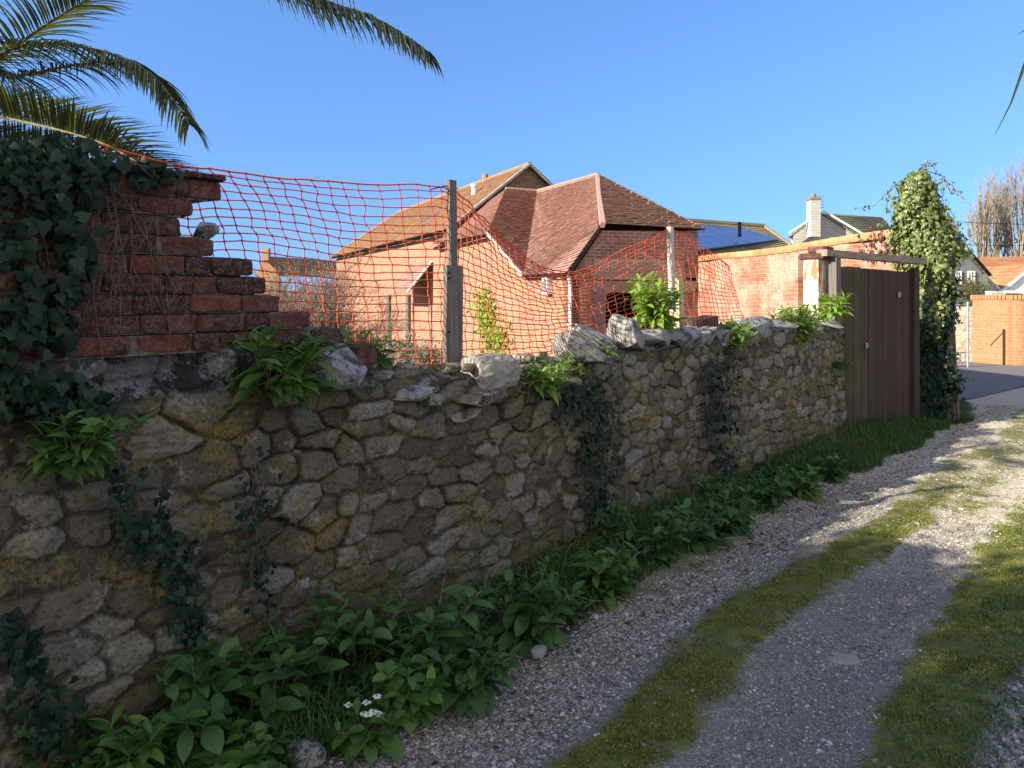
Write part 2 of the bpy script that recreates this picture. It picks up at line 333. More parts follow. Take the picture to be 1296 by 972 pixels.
M['alk']=leafmat('broad_green_leaf',[(0,(.045,.10,.022)),(.5,(.075,.16,.032)),(.85,(.12,.21,.036)),(1,(.22,.26,.05))],.3,.5,.3)
M['alk_dark']=leafmat('deep_green_leaf',[(0,(.030,.075,.022)),(.5,(.052,.120,.032)),(.9,(.085,.17,.042)),(1,(.19,.22,.05))],.28,.5,.3)
M['valer']=leafmat('bright_green_leaf',[(0,(.09,.17,.030)),(.5,(.17,.29,.045)),(1,(.30,.40,.07))],.42,.5,.3)
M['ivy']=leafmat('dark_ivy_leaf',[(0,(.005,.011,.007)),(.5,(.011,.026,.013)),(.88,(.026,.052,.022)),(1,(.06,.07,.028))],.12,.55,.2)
M['ivy_sun']=leafmat('sunlit_ivy_leaf',[(0,(.035,.06,.02)),(.45,(.10,.135,.04)),(.8,(.19,.22,.06)),(1,(.30,.29,.08))],.25,.4,.4)
M['ivy_red']=leafmat('russet_ivy_leaf',[(0,(.05,.022,.014)),(1,(.15,.055,.03))],.2)
M['grass']=leafmat('verge_grass',[(0,(.030,.07,.018)),(.6,(.055,.115,.026)),(1,(.13,.16,.045))],.3)
M['moss']=leafmat('moss_tuft',[(0,(.06,.08,.018)),(.5,(.14,.16,.030)),(.85,(.23,.215,.05)),(1,(.32,.27,.11))],.2,.8,.1)
M['dry']=leafmat('dry_straw',[(0,(.10,.075,.045)),(1,(.28,.22,.14))],.15,.8,.1)
M['palm']=leafmat('palm_leaflet',[(0,(.025,.036,.018)),(.5,(.05,.068,.028)),(.85,(.11,.12,.045)),(1,(.30,.22,.08))],.4,.4,.4,(1.5,1.35,.5))
M['palm_stem']=simple('palm_rachis',(.22,.2,.08),(.12,.1,.04),20)
M['twig']=simple('grey_brown_twig',(.17,.13,.10),(.08,.06,.045),20)
M['twig_pale']=simple('pale_dry_twig',(.34,.29,.22),(.2,.16,.11),20)
M['poplar']=simple('poplar_twig',(.25,.21,.15),(.15,.125,.09),3)
M['rust_leaf']=leafmat('orange_brown_leaf',[(0,(.30,.13,.035)),(1,(.50,.26,.06))],.3)
M['shrub']=leafmat('olive_shrub_leaf',[(0,(.07,.085,.025)),(.6,(.13,.14,.04)),(1,(.22,.20,.07))],.3)
M['petal']=leafmat('cream_petal',[(0,(.72,.70,.5)),(1,(.8,.78,.62))],.2,tcol=(1,1,1))
M['metal_grey']=simple('galvanised_steel',(.4,.4,.42),(.3,.3,.32),10,.45,.5,.05,.7)
M['tyre']=simple('tyre_rubber',(.02,.02,.02)); M['car']=simple('white_car_paint',(.74,.75,.77),(.7,.7,.72),2,.25,.6,0)
M['bark']=simple('palm_bark',(.16,.11,.07),(.07,.05,.035),10,bump=1.)
def chips(name):
    t=NT(name,.85,.2); r=t.attr('rnd'); n=t.noise(150,3)
    return t.fin(t.ramp(t.mt('ADD',t.mt('MULTIPLY',r,.9),t.mt('MULTIPLY',n,.1)),[(0,(.09,.078,.062)),(.35,(.18,.16,.135)),(.7,(.29,.265,.23)),(.9,(.42,.39,.345)),(1,(.64,.60,.54))]),t.bump(n,.4,.002))
M['chips']=chips('limestone_chippings')
def ground_material():
    t=NT('lane_surface',.95,.1); mo=t.attr('moss'); gv=t.attr('gravel'); gr=t.attr('verge')  # gravel mask also carries the lift of the far lane's sunlit patch
    v1=t.vor(70); vc=t.vor(70,out='Color'); n1=t.noise(3,6,.7); n2=t.noise(40,5,.7); n3=t.noise(160,3,.7)
    cs=t.sep(vc)[0]
    grav=t.ramp(cs,[(.0,(.11,.095,.078)),(.45,(.21,.185,.155)),(.8,(.33,.295,.25)),(1,(.48,.44,.385))])
    grav=t.mix(t.ramp(v1,[(.35,0.),(.75,.7)]),grav,(.05,.042,.035))
    track=t.ramp(t.mt('ADD',t.mt('MULTIPLY',n2,.6),t.mt('MULTIPLY',n3,.4)),[(.3,(.10,.087,.072)),(.55,(.18,.158,.132)),(.75,(.27,.24,.20))])
    v2=t.vor(130,out='Color'); track=t.mix(.35,track,(.20,.18,.145)); track=t.mix(t.ramp(t.sep(v2)[1],[(.80,0.),(.86,.7)]),track,(.34,.31,.28))
    col=t.mix(gv,track,grav); yy=t.sep(t.co())[1]; col=t.mix(t.mt('MULTIPLY',t.ramp(t.mt('MULTIPLY',yy,.1),[(.46,0.),(.62,1.)]),t.ramp(n2,[(.3,.35),(.6,.85)])),col,(.50,.44,.33))  # far lane mixed paler: brightness of the sunlit patch put into the colour
    soil=t.ramp(n2,[(.3,(.02,.016,.012)),(.7,(.06,.045,.032))])
    col=t.mix(gr,col,soil)
    mc=t.ramp(t.mt('ADD',t.mt('MULTIPLY',n2,.5),t.mt('MULTIPLY',n3,.5)),[(.3,(.045,.05,.016)),(.5,(.13,.135,.028)),(.72,(.25,.215,.06))]); mc=t.mix(t.ramp(t.noise(7,5,.7),[(.45,0.),(.62,.7)]),mc,(.045,.075,.02)); mc=t.mix(t.ramp(t.noise(11,5,.75,t.map(t.co(),(1,1,1),(4,4,4))),[(.52,0.),(.64,.7)]),mc,(.11,.09,.06))
    m2=t.ramp(t.mt('ADD',mo,t.mt('ADD',t.mt('MULTIPLY',t.mt('SUBTRACT',n2,.5),1.3),t.mt('MULTIPLY',t.mt('SUBTRACT',n1,.5),1.3))),[(.45,0.),(.7,1.)])
    col=t.mix(m2,col,mc)
    h=t.mt('ADD',t.mt('MULTIPLY',v1,-.8),t.mt('ADD',n2,n3))
    return t.fin(col,t.bump(h,.5,.008))
M['ground']=ground_material()
M['field']=simple('rough_garden_earth',(.13,.115,.05),(.07,.06,.035),1.5,.95,.1,.5)
M['asphalt']=simple('old_asphalt',(.15,.145,.145),(.10,.096,.10),25,.85,.2,.4)
# ================================================================== GROUND
g=MB(); g.add([[-400,-300,-.12],[400,-300,-.12],[400,900,-.12],[-400,900,-.12]],np.array([[0,1,2,3]])); tag(g.build('ground',M['field']),kind='structure')
def gz(x,y):
    """lane height"""
    x=np.asarray(x,float); y=np.asarray(y,float)
    return .012*fbm(x*1.1,y*.5,0,3,5)+.05*(1-sstep(.1,.75,x))-.018*np.exp(-((x-.75)/.22)**2)-.018*np.exp(-((x-1.7)/.22)**2)+.012*np.exp(-((x-1.25)/.2)**2)+.02*sstep(1.95,2.5,x)
def zones(x,y):
    wob=.09*fbm(x*.9,y*.8,0,3,21)
    fy=1-.25*sstep(5.0,6.8,y)
    m1=np.exp(-((x-1.24-.02*(y-2)+wob)/.175)**4*.7)*fy
    c2=2.10+.03*np.clip(y-3,0,9)
    m2=np.exp(-((x-c2+wob)/(.16+.05*np.clip(y-3,0,4)))**4*.7)*(1-.5*sstep(8,11,y))
    m3=.55*np.exp(-((x-.62)/.12)**2)*sstep(3.2,3.8,y)*(1-sstep(4.6,5.2,y))
    moss=np.clip(m1+m2+m3,0,1)*.88+.18*(fbm(x*3.5,y*2.2,0,4,91))*np.clip(m1+m2+m3,0,1)
    moss=np.maximum(moss,.62*sstep(5.5,7,y)*np.exp(-((x-1.62)/.30)**2))
    gv=np.clip(np.exp(-((x-.82+wob*.5)/.26)**4)*(.55+.45*(1-sstep(3.6,5.5,y)))+sstep(2.22,2.36,x+wob)+.75*sstep(4.9,6.2,y),0,1)  # last term spreads pale gravel colour down the far lane to lift its sunlit patch
    vg=1-sstep(.42,.62,x+.12*fbm(x*2,y*1.3,0,3,9)-.04*np.clip(4-y,0,2)*0)
    return moss,gv,vg
xs=np.concatenate([np.arange(-.45,2.9,.022),np.arange(2.9,9,.15)]); ys=np.concatenate([np.arange(.9,6,.022),np.arange(6,13.4,.05)])
XX,YY=np.meshgrid(xs,ys); m,gv,vg=zones(XX,YY)
ZZ=gz(XX,YY)+.006*fbm(XX*14,YY*14,0,3,2)+.012*m*(fbm(XX*6,YY*6,0,3,8)*.5+.5)
nx=len(xs); i=np.arange(len(ys)-1)[:,None]*nx+np.arange(nx-1)[None,:]
g=MB(); g.add(np.stack([XX,YY,ZZ],-1).reshape(-1,3),np.stack([i,i+1,i+nx+1,i+nx],-1).reshape(-1,4))
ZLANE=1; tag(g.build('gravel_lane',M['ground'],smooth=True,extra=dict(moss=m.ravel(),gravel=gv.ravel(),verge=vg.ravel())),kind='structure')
# outer lane (behind the camera and to the sides)
g=MB(); g.add([[-.45,-8,-.015],[9,-8,-.015],[9,.92,-.015],[-.45,.92,-.015]],np.array([[0,1,2,3]]))
g.add([[9,-8,-.015],[30,-8,-.015],[30,13.4,-.015],[9,13.4,-.015]],np.array([[0,1,2,3]]))
n=8; tag(g.build('lane_verge',M['field']),kind='structure')
# asphalt road beyond the lane
a0,a1,a2=PG(1207,519),PG(1296,489),PG(1400,462)
g=MB(); A=[a0+[-.3,-.1,0],a1,[8.5,17.8,0],[30,24,0],[30,60,0],[-6,60,0],[-6,14,0],[-1.0,12.2,0]]
g.add(np.array([[p[0],p[1],.006] for p in A]),np.array([list(range(8))])); tag(g.build('road',M['asphalt']),kind='structure')
g=MB(); g.add(np.array([[-.9,12.0,-.012],[8,12.,-.012],[30,12.,-.016],[30,26,-.016],[-.9,26,-.012]]),np.array([[0,1,2,3,4]]))
tag(g.build('gravel_apron',M['ground'],extra=dict(moss=np.full(5,.25),gravel=np.full(5,.75),verge=np.zeros(5))),kind='structure')
# ---------------- stones of the lane
def stones(n,xr,yr,size,keep,name,label,zoff=0):
    x=RS.uniform(*xr,n); y=yr[0]+(yr[1]-yr[0])*RS.rand(n)**1.35
    m,gv,vg=zones(x,y); k=RS.rand(n)<keep(x,y,m,gv,vg); x=x[k];y=y[k];n=len(x)
    O=np.stack([x,y,gz(x,y)+.006*fbm(x*14,y*14,0,3,2)+.001+zoff],1); s=np.exp(RS.normal(math.log(size),.38,n))
    tv=np.array([[1,0,0],[.35,.9,.1],[-.6,.75,0],[-1,-.1,.1],[-.45,-.85,0],[.6,-.7,.1],[.25,.2,.62],[-.3,-.15,.55],[0,0,-.5]],float)
    tf=[np.array([[0,1,6],[1,2,6],[2,7,6],[2,3,7],[3,4,7],[4,5,7],[5,6,7],[5,0,6],[1,0,8],[2,1,8],[3,2,8],[4,3,8],[5,4,8],[0,5,8]])]
    B=basis(nrm(RS.normal(0,.35,(n,3))+[0,0,1]),RS.normal(0,1,(n,3)))
    S=np.stack([s,s*RS.uniform(.55,1,n),s*RS.uniform(.5,1.1,n)],1)*.5
    o=inst(tv,tf,O,B,S,RS.rand(n)**1.1).build(name,M['chips']); return tag(o,label,'gravel',kind='stuff')
stones(110000,(.42,1.2),(1.3,7),.0115,lambda x,y,m,gv,vg:np.clip((gv-.8*m)*(1-vg*.95)*(1-.0*y),0,1),'gravel_chippings','pale limestone chippings along the wheel track nearest the wall')
stones(60000,(2.05,3.4),(2.4,7),.017,lambda x,y,m,gv,vg:np.clip(gv-1.3*m,0,1)*(x<1.9+y*.35),'coarse_gravel','coarse pale gravel along the right edge of the lane')
stones(75000,(1.2,2.4),(1.3,8),.0085,lambda x,y,m,gv,vg:.75-.7*m,'track_grit','fine grit scattered over the compacted right wheel track')
stones(2600,(.5,2.5),(1.5,9),.016,lambda x,y,m,gv,vg:.6+0*x,'scattered_pebbles','single larger white stones lying scattered over moss and track')
stones(60000,(.5,4.5),(5.5,13.3),.015,lambda x,y,m,gv,vg:np.clip(.9-.8*m-vg,0,1),'far_gravel','loose gravel on the sunlit far stretch of the lane')
# moss tufts
def blades(n,pos,h,wd,lean,mat,name,label,cat,rndf=None):
    P=pos; n=len(P); az=RS.uniform(0,2*np.pi,n); hh=h*np.exp(RS.normal(0,.35,n)); ww=wd*RS.uniform(.6,1.3,n)
    d=np.stack([np.cos(az),np.sin(az),0*az],1); sd=np.stack([-np.sin(az),np.cos(az),0*az],1)
    L=(lean*RS.uniform(.2,1.6,n)*hh)[:,None]
    b0=P-sd*ww[:,None]*.5; b1=P+sd*ww[:,None]*.5; mid=P+d*L*.35+UP*hh[:,None]*.6
    m0=mid-sd*ww[:,None]*.4; m1=mid+sd*ww[:,None]*.4; tip=P+d*L+UP*(hh*RS.uniform(.75,1,n))[:,None]
    V=np.stack([b0,b1,m1,m0,tip],1).reshape(-1,3); k=np.arange(n)[:,None]*5
    g=MB(); r=RS.rand(n) if rndf is None else rndf; g.add(V,[k+np.array([[0,1,2,3]]),k+np.array([[3,2,4]])],np.repeat(r,5))
    return tag(g.build(name,mat),label,cat,kind='stuff')
n=300000; x=RS.uniform(.5,2.7,n); y=1.3+6*RS.rand(n)**1.3; m,gv,vg=zones(x,y)
k=RS.rand(n)<sstep(.42,.85,m+.38*fbm(x*9,y*9,0,3,4)); x=x[k];y=y[k]
blades(0,np.stack([x,y,gz(x,y)+.004],1),.0065,.0055,.7,M['moss'],'moss','low yellow green moss growing in strips between the wheel tracks','moss')
n=26000; x=RS.uniform(1.9,3.4,n); y=2.2+7*RS.rand(n); d=fbm(x*2.2,y*1.6,0,3,77)
k=(d>.05)&(np.abs(x-2.18-.04*(y-3))<.17+.06*np.clip(y-4,0,4)); x=x[k];y=y[k]
blades(0,np.stack([x,y,gz(x,y)],1),.028,.005,.8,M['grass'],'lane_grass','short dark grass patches in the mossy strip on the right','grass')

# ================================================================== RUBBLE STONE WALL
prof=[(-2.5,1.47),(1.44,1.465),(1.75,1.42),(2.05,1.365),(2.16,1.27),(2.52,1.225),(2.79,1.21),(3.29,1.18),(3.65,1.20),(3.98,1.20),(4.55,1.24),(5.48,1.265),(6.38,1.285),(7.5,1.28),(8.68,1.30),(9.2,1.2)]
PY=np.array([p[0] for p in prof]);PZh=np.array([p[1] for p in prof])
def Hw(y): return np.interp(y,PY,PZh)
def wall_sheet():
    ys=[-2.5]
    while ys[-1]<9.16: ys.append(ys[-1]+(.03 if ys[-1]<.6 else .0065+.0011*max(0,ys[-1]-1)))
    ys=np.array(ys); H=Hw(ys)+.012*fbm(ys*3,ys*0,0,4,3)
    nf,ntp,nb=190,50,16
    U=[];N=[];S=[]
    rows=[]
    for j in range(nf+ntp+nb):
        if j<nf: t=j/(nf-1); z=-.12+(H+.12-.05)*t; x=-.0-.03*t+0*ys; nx_,nz=1.,0.; s=z
        elif j<nf+ntp:
            t=(j-nf+1)/ntp; an=t*np.pi; cx=-.03-.21*(1-np.cos(an)); z=H-.05+.05*np.sin(an)**.6+.0*t; x=cx+0*ys
            nx_=np.cos(an);nz=np.sin(an)**.5; s=H-.05+.42*t
        else: t=(j-nf-ntp+1)/nb; z=(H-.05)*(1-t)-.12*t; x=-.45+0*ys; nx_,nz=-1.,0.; s=H+.37+(H-z)
        rows.append((x,ys,z+0*ys,nx_,nz,s+0*ys))
    X=np.array([r[0] for r in rows]);Y=np.array([r[1] for r in rows]);Z=np.array([r[2] for r in rows]);S=np.array([r[5] for r in rows])
    NX=np.array([r[3]+0*ys for r in rows]);NZ=np.array([r[4]+0*ys for r in rows])
    # stone layout: warped coursed cells
    capm=sstep(-.0,.03,Z-(Hw(np.clip(Y,-9,1.35))-.27-.05*fbm(Y*2,Y*0,0,2,31)))*(1-sstep(2.2,2.5,Y))
    capm=np.maximum(capm,.8*(NZ>.25)*sstep(3.3,3.9,Y))
    u=np.where(Y<3.4,Y/.205,3.4/.205+(Y-3.4)/.165); v=S/np.where(Y<3.4,.103,.105)
    u=u+.30*fbm(Y*2.6,S*4.,0,2,40)+.05*fbm(Y*14,S*14,0,2,41); v=v+.36*fbm(Y*1.9,S*2.2,3,2,50)+.05*fbm(Y*14,S*14,3,2,51)
    cap_u=u*.62; cap_v=(Z-1.17)/.3+.5+40
    best=np.full(X.shape,9.);sec=np.full(X.shape,9.);sid=np.zeros(X.shape);dxb=np.zeros(X.shape);dyb=np.zeros(X.shape)
    r0=np.floor(v)
    for dr in(-1,0,1):
        r=r0+dr; k0=np.floor(u-.5*(r%2))
        for dk in(-1,0,1,2):
            k=k0+dk; j1=_h(k,r,0*r,1);j2=_h(k,r,0*r,2);j3=_h(k,r,0*r,3)
            su=k+.5*(r%2)+.15+.7*j1; sv=r+.2+.6*j2
            dx=(u-su);dy=(v-sv); d=(np.abs(dx)**2.6+np.abs(dy*.95)**2.6)**(1/2.6)-.26*(j3-.5)
            upd=d<best; sec=np.where(upd,best,np.minimum(sec,d)); best=np.where(upd,d,best); sid=np.where(upd,_h(k,r,0*r,7),sid)
            dxb=np.where(upd,dx,dxb);dyb=np.where(upd,dy,dyb)
    e=np.clip((sec-best),0,1)              # 0 at joint
    fine=fbm(Y*16,S*16,0,4,60); mid=fbm(Y*5,S*5,0,4,66); micro=fbm(Y*55,S*55,0,3,61)
    ee=e+.05*fine+.03*micro
    flush=sstep(-.1,.5,fbm(Y*1.6,S*1.9,0,3,90))*(.85-.3*sstep(4.2,5,Y))        # heavily pointed areas
    jw=sstep(.02,.16,ee)
    dome=sstep(.03,.17,ee)+.35*sstep(.1,.6,ee)
    tilt=(sid-.5)*.035*dyb+(_h(np.floor(sid*999),0*sid,0*sid,5)-.5)*.035*dxb
    h=.013*dome*(1-flush*.6)+.018*(sid-.5)*np.clip(jw,0,1)+tilt*jw*(1-.3*flush)+.0035*fine+.003*mid+.0035*micro
    gap=sstep(.0,1.,fbm(Y*2.1,S*3.1,5,3,95)*1.5-.05)               # open joints
    h-=.05*gap*np.exp(-(np.clip(e,0,9)/.045)**2)
    h+=(.006*np.round(2.2*fbm(Y*4,S*5.5,1,4,120))/2.2+.005*fbm(Y*9,S*22,4,4,121))*(1-capm)
    # strata cracks in stones
    h-=.010*(np.abs(fbm(Y*3,S*13,2,3,97))<.045)*(1-capm)*jw
    hc=.03*mid+.02*fbm(Y*2.2,S*3,9,4,71)+.012*fine+.004*micro-.02*np.exp(-(e/.08)**2)
    h=h*(1-capm*.65)+hc*capm*1.0
    # ledge where the big boulder course overhangs
    h+=.03*capm*(Y<2.3)
    h+=.035*fbm(Y*.5,S*.8,0,2,12)*(S<H.max())
    h+=-.015*NZ*(micro+fine)
    X=X+NX*h; Z=Z+NZ*h*.9
    nyy=len(ys); i=np.arange(len(rows)-1)[:,None]*nyy+np.arange(nyy-1)[None,:]
    g=MB(); g.add(np.stack([X,Y,Z],-1).reshape(-1,3),np.stack([i,i+1,i+nyy+1,i+nyy],-1).reshape(-1,4))
    # far end cap
    J=len(rows); endi=np.arange(J)*nyy+nyy-1
    ev=np.stack([X[:,-1],Y[:,-1],Z[:,-1]],-1); cen=ev.mean(0)+[0,.03,0]; n0=g.n
    g.add(np.vstack([ev,cen]),np.stack([np.arange(J-1),np.arange(1,J),np.full(J-1,J)],1))
    ex=lambda A:np.concatenate([A.ravel(),A[:,-1],[.3]])
    o=g.build('stone_wall',M['stone'],smooth=True,extra=dict(stone=ex(sid),edge=ex(np.clip(ee*(1-.55*flush*(1-capm)),0,1)),cap=ex(capm)))
    return o
stone_wall=tag(wall_sheet(),'long weathered rubble limestone garden wall edging the gravel lane','wall')
# coping stones: photo pixel centre, width/height px, X offset, tilt
def coping(px,py,wpx,hpx,X=-.12,dep=.3,mat='rock_grey',tilt=0,p=2.6,seed=1,amp=.14,lean=0,parent=stone_wall,name='coping_stone',cuts=9,rough=.05):
    c=PX(px,py,X); Z=(c-CAM).dot(FH); dpp=abs(PX(px+10,py,X)[1]-PX(px-10,py,X)[1])/20
    sz=(dep,wpx*dpp*.86,hpx*Z/FPX*1.04)
    o=ellrock(c,sz,euler(tilt,lean,0),p,amp,26,seed,3.2,cuts=cuts,rough=rough).build(name,M[mat],parent,smooth=True); return o
COPS=[(425,462,80,56,'rock_grey',0,-.05),(500,495,100,28,'rock_grey',.05,-.1),(607,500,90,22,'rock_buff',0,-.03),
(728,440,50,40,'rock_grey',-.6,-.10),(758,436,52,36,'rock_grey',-.5,-.14),(792,430,62,42,'rock_grey',-.42,-.10),(826,431,54,34,'rock_grey',-.3,-.12),(856,428,50,30,'rock_grey',-.1,-.12),(700,482,60,18,'rock_buff',0,-.06),
(880,427,55,28,'rock_grey',.12,-.12),(912,423,52,26,'rock_grey',.1,-.14),(948,417,50,26,'rock_grey',.08,-.14),(985,413,46,24,'rock_grey',.05,-.14),(1020,412,50,22,'rock_pale',-.1,-.12),(1050,414,36,20,'rock_pale',-.2,-.1),
(530,474,60,16,'rock_buff',0,-.2),(548,508,40,20,'rock_buff',0,.0),(590,525,44,18,'rock_buff',0,.0),(470,478,44,20,'rock_pale',.1,-.2)]
for k,(a,b,c,d,m_,t_,X_) in enumerate(COPS): coping(a,b,c,d,X_,.34 if X_<-.01 else .14,m_,t_,seed=k*7+3)
boul=coping(612,472,76,46,-.13,.3,'rock_pale',.06,3.,77,.09,cuts=4,parent=None,name='boulder')
tag(boul,'large pale rounded boulder on the wall top right of the grey timber post','boulder')
RR=[]
for k in range(46):   # small rubble along the broken wall top
    y=RS.uniform(2.2,5.3); x=RS.uniform(-.38,-.04); s=RS.uniform(.03,.09)
    ellrock((x,y,Hw(y)+.01+s*.15),(s,s*RS.uniform(1,1.8),s*.7),rotz(RS.uniform(0,3)),3,.2,5,k,3,RR[0] if RR else (RR.append(MB()) or RR[0]),RS.rand())
tag(RR[0].build('rubble',M['rock_buff'],smooth=True),'small broken stones and mortar crumbs strewn along the low wall top','rubble',kind='stuff')
ob=coping(447,447,36,26,-.16,.2,'old_brick',0,9,5,.05,cuts=0,rough=.01,parent=None,name='brick'); tag(ob,'loose dark red brick lying at the foot of the stepped brickwork','brick')
ob=coping(888,409,30,14,-.18,.16,'old_brick',.1,8,6,.06,cuts=0,rough=.01,parent=None,name='brick'); tag(ob,'loose orange brick lying on the wall top right of the pale post','brick')
# ================================================================== RUINED BRICK WALL
def ruin():
    b=MB(); m=MB(); ch=.0715; z0=1.385
    ends=[2.13,1.96,1.81,1.74,1.68,1.52,1.39,1.44,1.545]
    k=0
    for i,en in enumerate(ends):
        z=z0+i*ch+.008; off=(i%2)*.11; y=en
        first=True
        while y>-2.3:
            L=RS.choice([.215,.215,.215,.105]) ; L=L*RS.uniform(.92,1.05)
            if first: L=.215 if i%2 else .18; first=False
            yc=y-L/2; jx=RS.uniform(-.006,.012)
            ax=euler(RS.normal(0,.012),RS.normal(0,.03),RS.normal(0,.02))
            if y>-.2: ellrock((-.055+jx,yc,z+ch/2+RS.normal(0,.0015)),(.10,L-.004,ch-.005),ax,11,.045,8,k,6,b,RS.rand()); k+=1
            else: b.box((-.055,yc,z+ch/2),(.10,L-.008,ch-.009),None,RS.rand())
            y-=L
        y=en-.04 if i!=len(ends)-1 else en-.06
        # rear leaf
        while y>-2.3:
            L=.215; b.box((-.165+RS.uniform(-.01,.01),y-L/2,z+ch/2),(.10,L-.01,ch-.008),None,RS.rand()); y-=L
        g0=en-.05
        m.box((-.108,(-2.3+g0)/2,z+ch/2-.002),(.183,g0+2.3,ch+.004))
    wl=thing('ruined_brick_wall',(-.11,1,1.385),'dark crumbling red brick wall stepping down in courses on the stone wall','brick wall')
    b.build('brickwork',M['old_brick'],wl,smooth=True); m.build('mortar',M['mortar'],wl)
    c=MB(); y=1.565
    while y>-2.3:
        L=RS.uniform(.16,.3); ellrock((-.10,y-L/2,z0+9*ch+.022),(.24,L-.003,.026),euler(RS.normal(0,.02),0,RS.normal(0,.03)),8,.04,6,k,4,c,RS.rand()*.4); k+=1; y-=L
    c.build('coping_tiles',M['old_brick'],wl)
ruin()
o=coping(259,291,32,32,-.07,.13,'rock_grey',.5,3.2,12,.1,lean=.2,parent=None,name='loose_stone'); tag(o,'grey angular stone wedged in the gap of the broken brick steps','stone')
# ================================================================== BARN
def dirv(a): a=R_(a); return math.cos(a)*FH+math.sin(a)*RT
LV=dirv(-24); RV=dirv(66); K0=PZ(720,347,16.5)
def bl(a,b,z): p=K0+a*LV+b*RV; return np.array([p[0],p[1],z])
def toB(p): q=p-K0; return np.array([q.dot(LV),q.dot(RV),p[2]])
GZ=-.12
def wallpoly(mb,pts,nrm_,th=.25,a=.5):
    """planar polygon extruded backwards by th along -nrm_"""
    pts=np.array(pts,float); n=len(pts); back=pts-np.array(nrm_)*th
    mb.add(np.vstack([pts,back]),[np.array([list(range(n))]),np.array([list(range(2*n-1,n-1,-1))]),np.array([[i,n+i,n+(i+1)%n,(i+1)%n] for i in range(n)])],a)
def uv_dir(*ds):
    """uv = (distance along whichever horizontal axis suits, z)"""
    d=np.array(ds[0]); return lambda V:np.stack([V@d,V[:,2]],1)
def roof(mb,P00,P10,P11,P01,gauge,tw,th=.018,over=1.25,jit=.003,lift=.034,maxn=400):
    """courses of separate tiles on a (possibly skewed) patch; P00-P10 eave, P01-P11 top"""
    P00,P10,P11,P01=[np.array(p,float) for p in(P00,P10,P11,P01)]
    hgt=max(np.linalg.norm(P01-P00),np.linalg.norm(P11-P10)); n=max(2,int(round(hgt/gauge)))
    N=nrm(np.cross(P10-P00,(P01+P11)/2-(P00+P10)/2)); N=N if N[2]>0 else -N
    for j in range(n):
        t0=j/n;t1=min(1.,(j+over)/n)
        A0=P00+(P01-P00)*t0;B0=P10+(P11-P10)*t0;A1=P00+(P01-P00)*t1;B1=P10+(P11-P10)*t1
        Lw=np.linalg.norm(B0-A0)
        if Lw<.02: continue
        m=max(1,int(round(Lw/tw))); off=.5*(j%2)
        ed=np.concatenate([[0],(np.arange(1,m+1)-off)/m,[1.]]); ed=np.unique(np.clip(ed,0,1))
        sag=0
        for s0,s1 in zip(ed[:-1],ed[1:]):
            l=lift+RS.normal(0,jit); sl=RS.normal(0,.003)
            b=[A0+(B0-A0)*s0+N*(l-th),A0+(B0-A0)*(s1-.003/Lw)+N*(l-th+sl*.3),A1+(B1-A1)*(s1-.003/Lw)+N*(.001-th),A1+(B1-A1)*s0+N*(.001-th)]
            dn=(A0-A1)/(np.linalg.norm(A0-A1)+1e-9)*RS.normal(0,.004)
            b[0]=b[0]+dn;b[1]=b[1]+dn
            mb.hexa(b,[q+N*th for q in b],RS.rand())
    return N
barn=thing('barn',bl(3,3,0),'sunlit red brick barn with a swooping red tiled roof behind the orange netting','barn')
nR=-RV; nL=-LV
p_c=PN(720,347,K0,RV); p_v=PN(668,350,K0,RV); p_h=PN(622,296,K0,RV); p_e=PN(556,313,K0,RV)
n_A=nrm(np.cross(p_h-p_v,RV)); q_640=PN(640,240,p_v,n_A); q_680=PN(680,243,p_v,n_A)
n_B=nrm(np.cross(LV,q_680-K0)); q_757=PN(757,222,K0,n_B)
c_l=PN(757,290,K0,LV); c_l2=PN(763,284,K0,LV); c_r=PN(884,291,K0,LV)
zlow=p_c[2]; zhi=p_h[2]; zr=(q_680[2]+q_757[2])/2
B_=lambda p:toB(p)
bw=B_(c_r)[1]                                   # width of the end wall
ridge_b=B_(q_757)[1]
# walls
w1=MB(); wallpoly(w1,[bl(0,0,GZ),bl(0,0,zlow),bl(B_(p_v)[0],0,zlow),bl(B_(p_h)[0],0,zhi-.03),bl(B_(p_e)[0]+1,0,zhi-.03),bl(B_(p_e)[0]+1,0,GZ)],nR)
w1.build('side_wall',M['brick_sun'],barn,uvf=uv_dir(LV))
w2=MB(); ob_l=B_(PN(765,370,K0,LV)); ob_r=B_(PN(872,370,K0,LV)); zo=ob_l[2]; b0,b1=ob_l[1],min(ob_r[1],bw-.15)
bc=B_(c_l)[1]
wallpoly(w2,[bl(0,.0,GZ),bl(0,.0,zlow),bl(0,bc,c_l[2]-.03),bl(0,bc,zo),bl(0,b0,zo),bl(0,b0,GZ)],nL)
w2.build('end_wall',M['brick_barn_dark'],barn,uvf=uv_dir(RV))
w3=MB(); wallpoly(w3,[bl(.02,bc,zo+.35),bl(.02,bc,c_l[2]-.03),bl(.02,bw,c_r[2]-.03),bl(.02,bw,zo+.35)],nL); w3.build('upper_wall',M['brick_barn_dark'],barn,uvf=uv_dir(RV))
w3=MB(); wallpoly(w3,[bl(-.02,b0-.28,zo+.28),bl(-.02,b0-.28,zo+.72),bl(-.02,bw-.45,zo+.74),bl(-.02,bw-.45,zo+.28)],nL,.05); w3.build('whitewashed_panel',M['whitewash'],barn,uvf=uv_dir(RV))
w3=MB(); wallpoly(w3,[bl(-.03,b0-.3,zo),bl(-.03,b0-.3,zo+.25),bl(-.03,bw-.1,zo+.27),bl(-.03,bw-.1,zo)],nL,.2); w3.build('lintel',M['wood_beam'],barn)
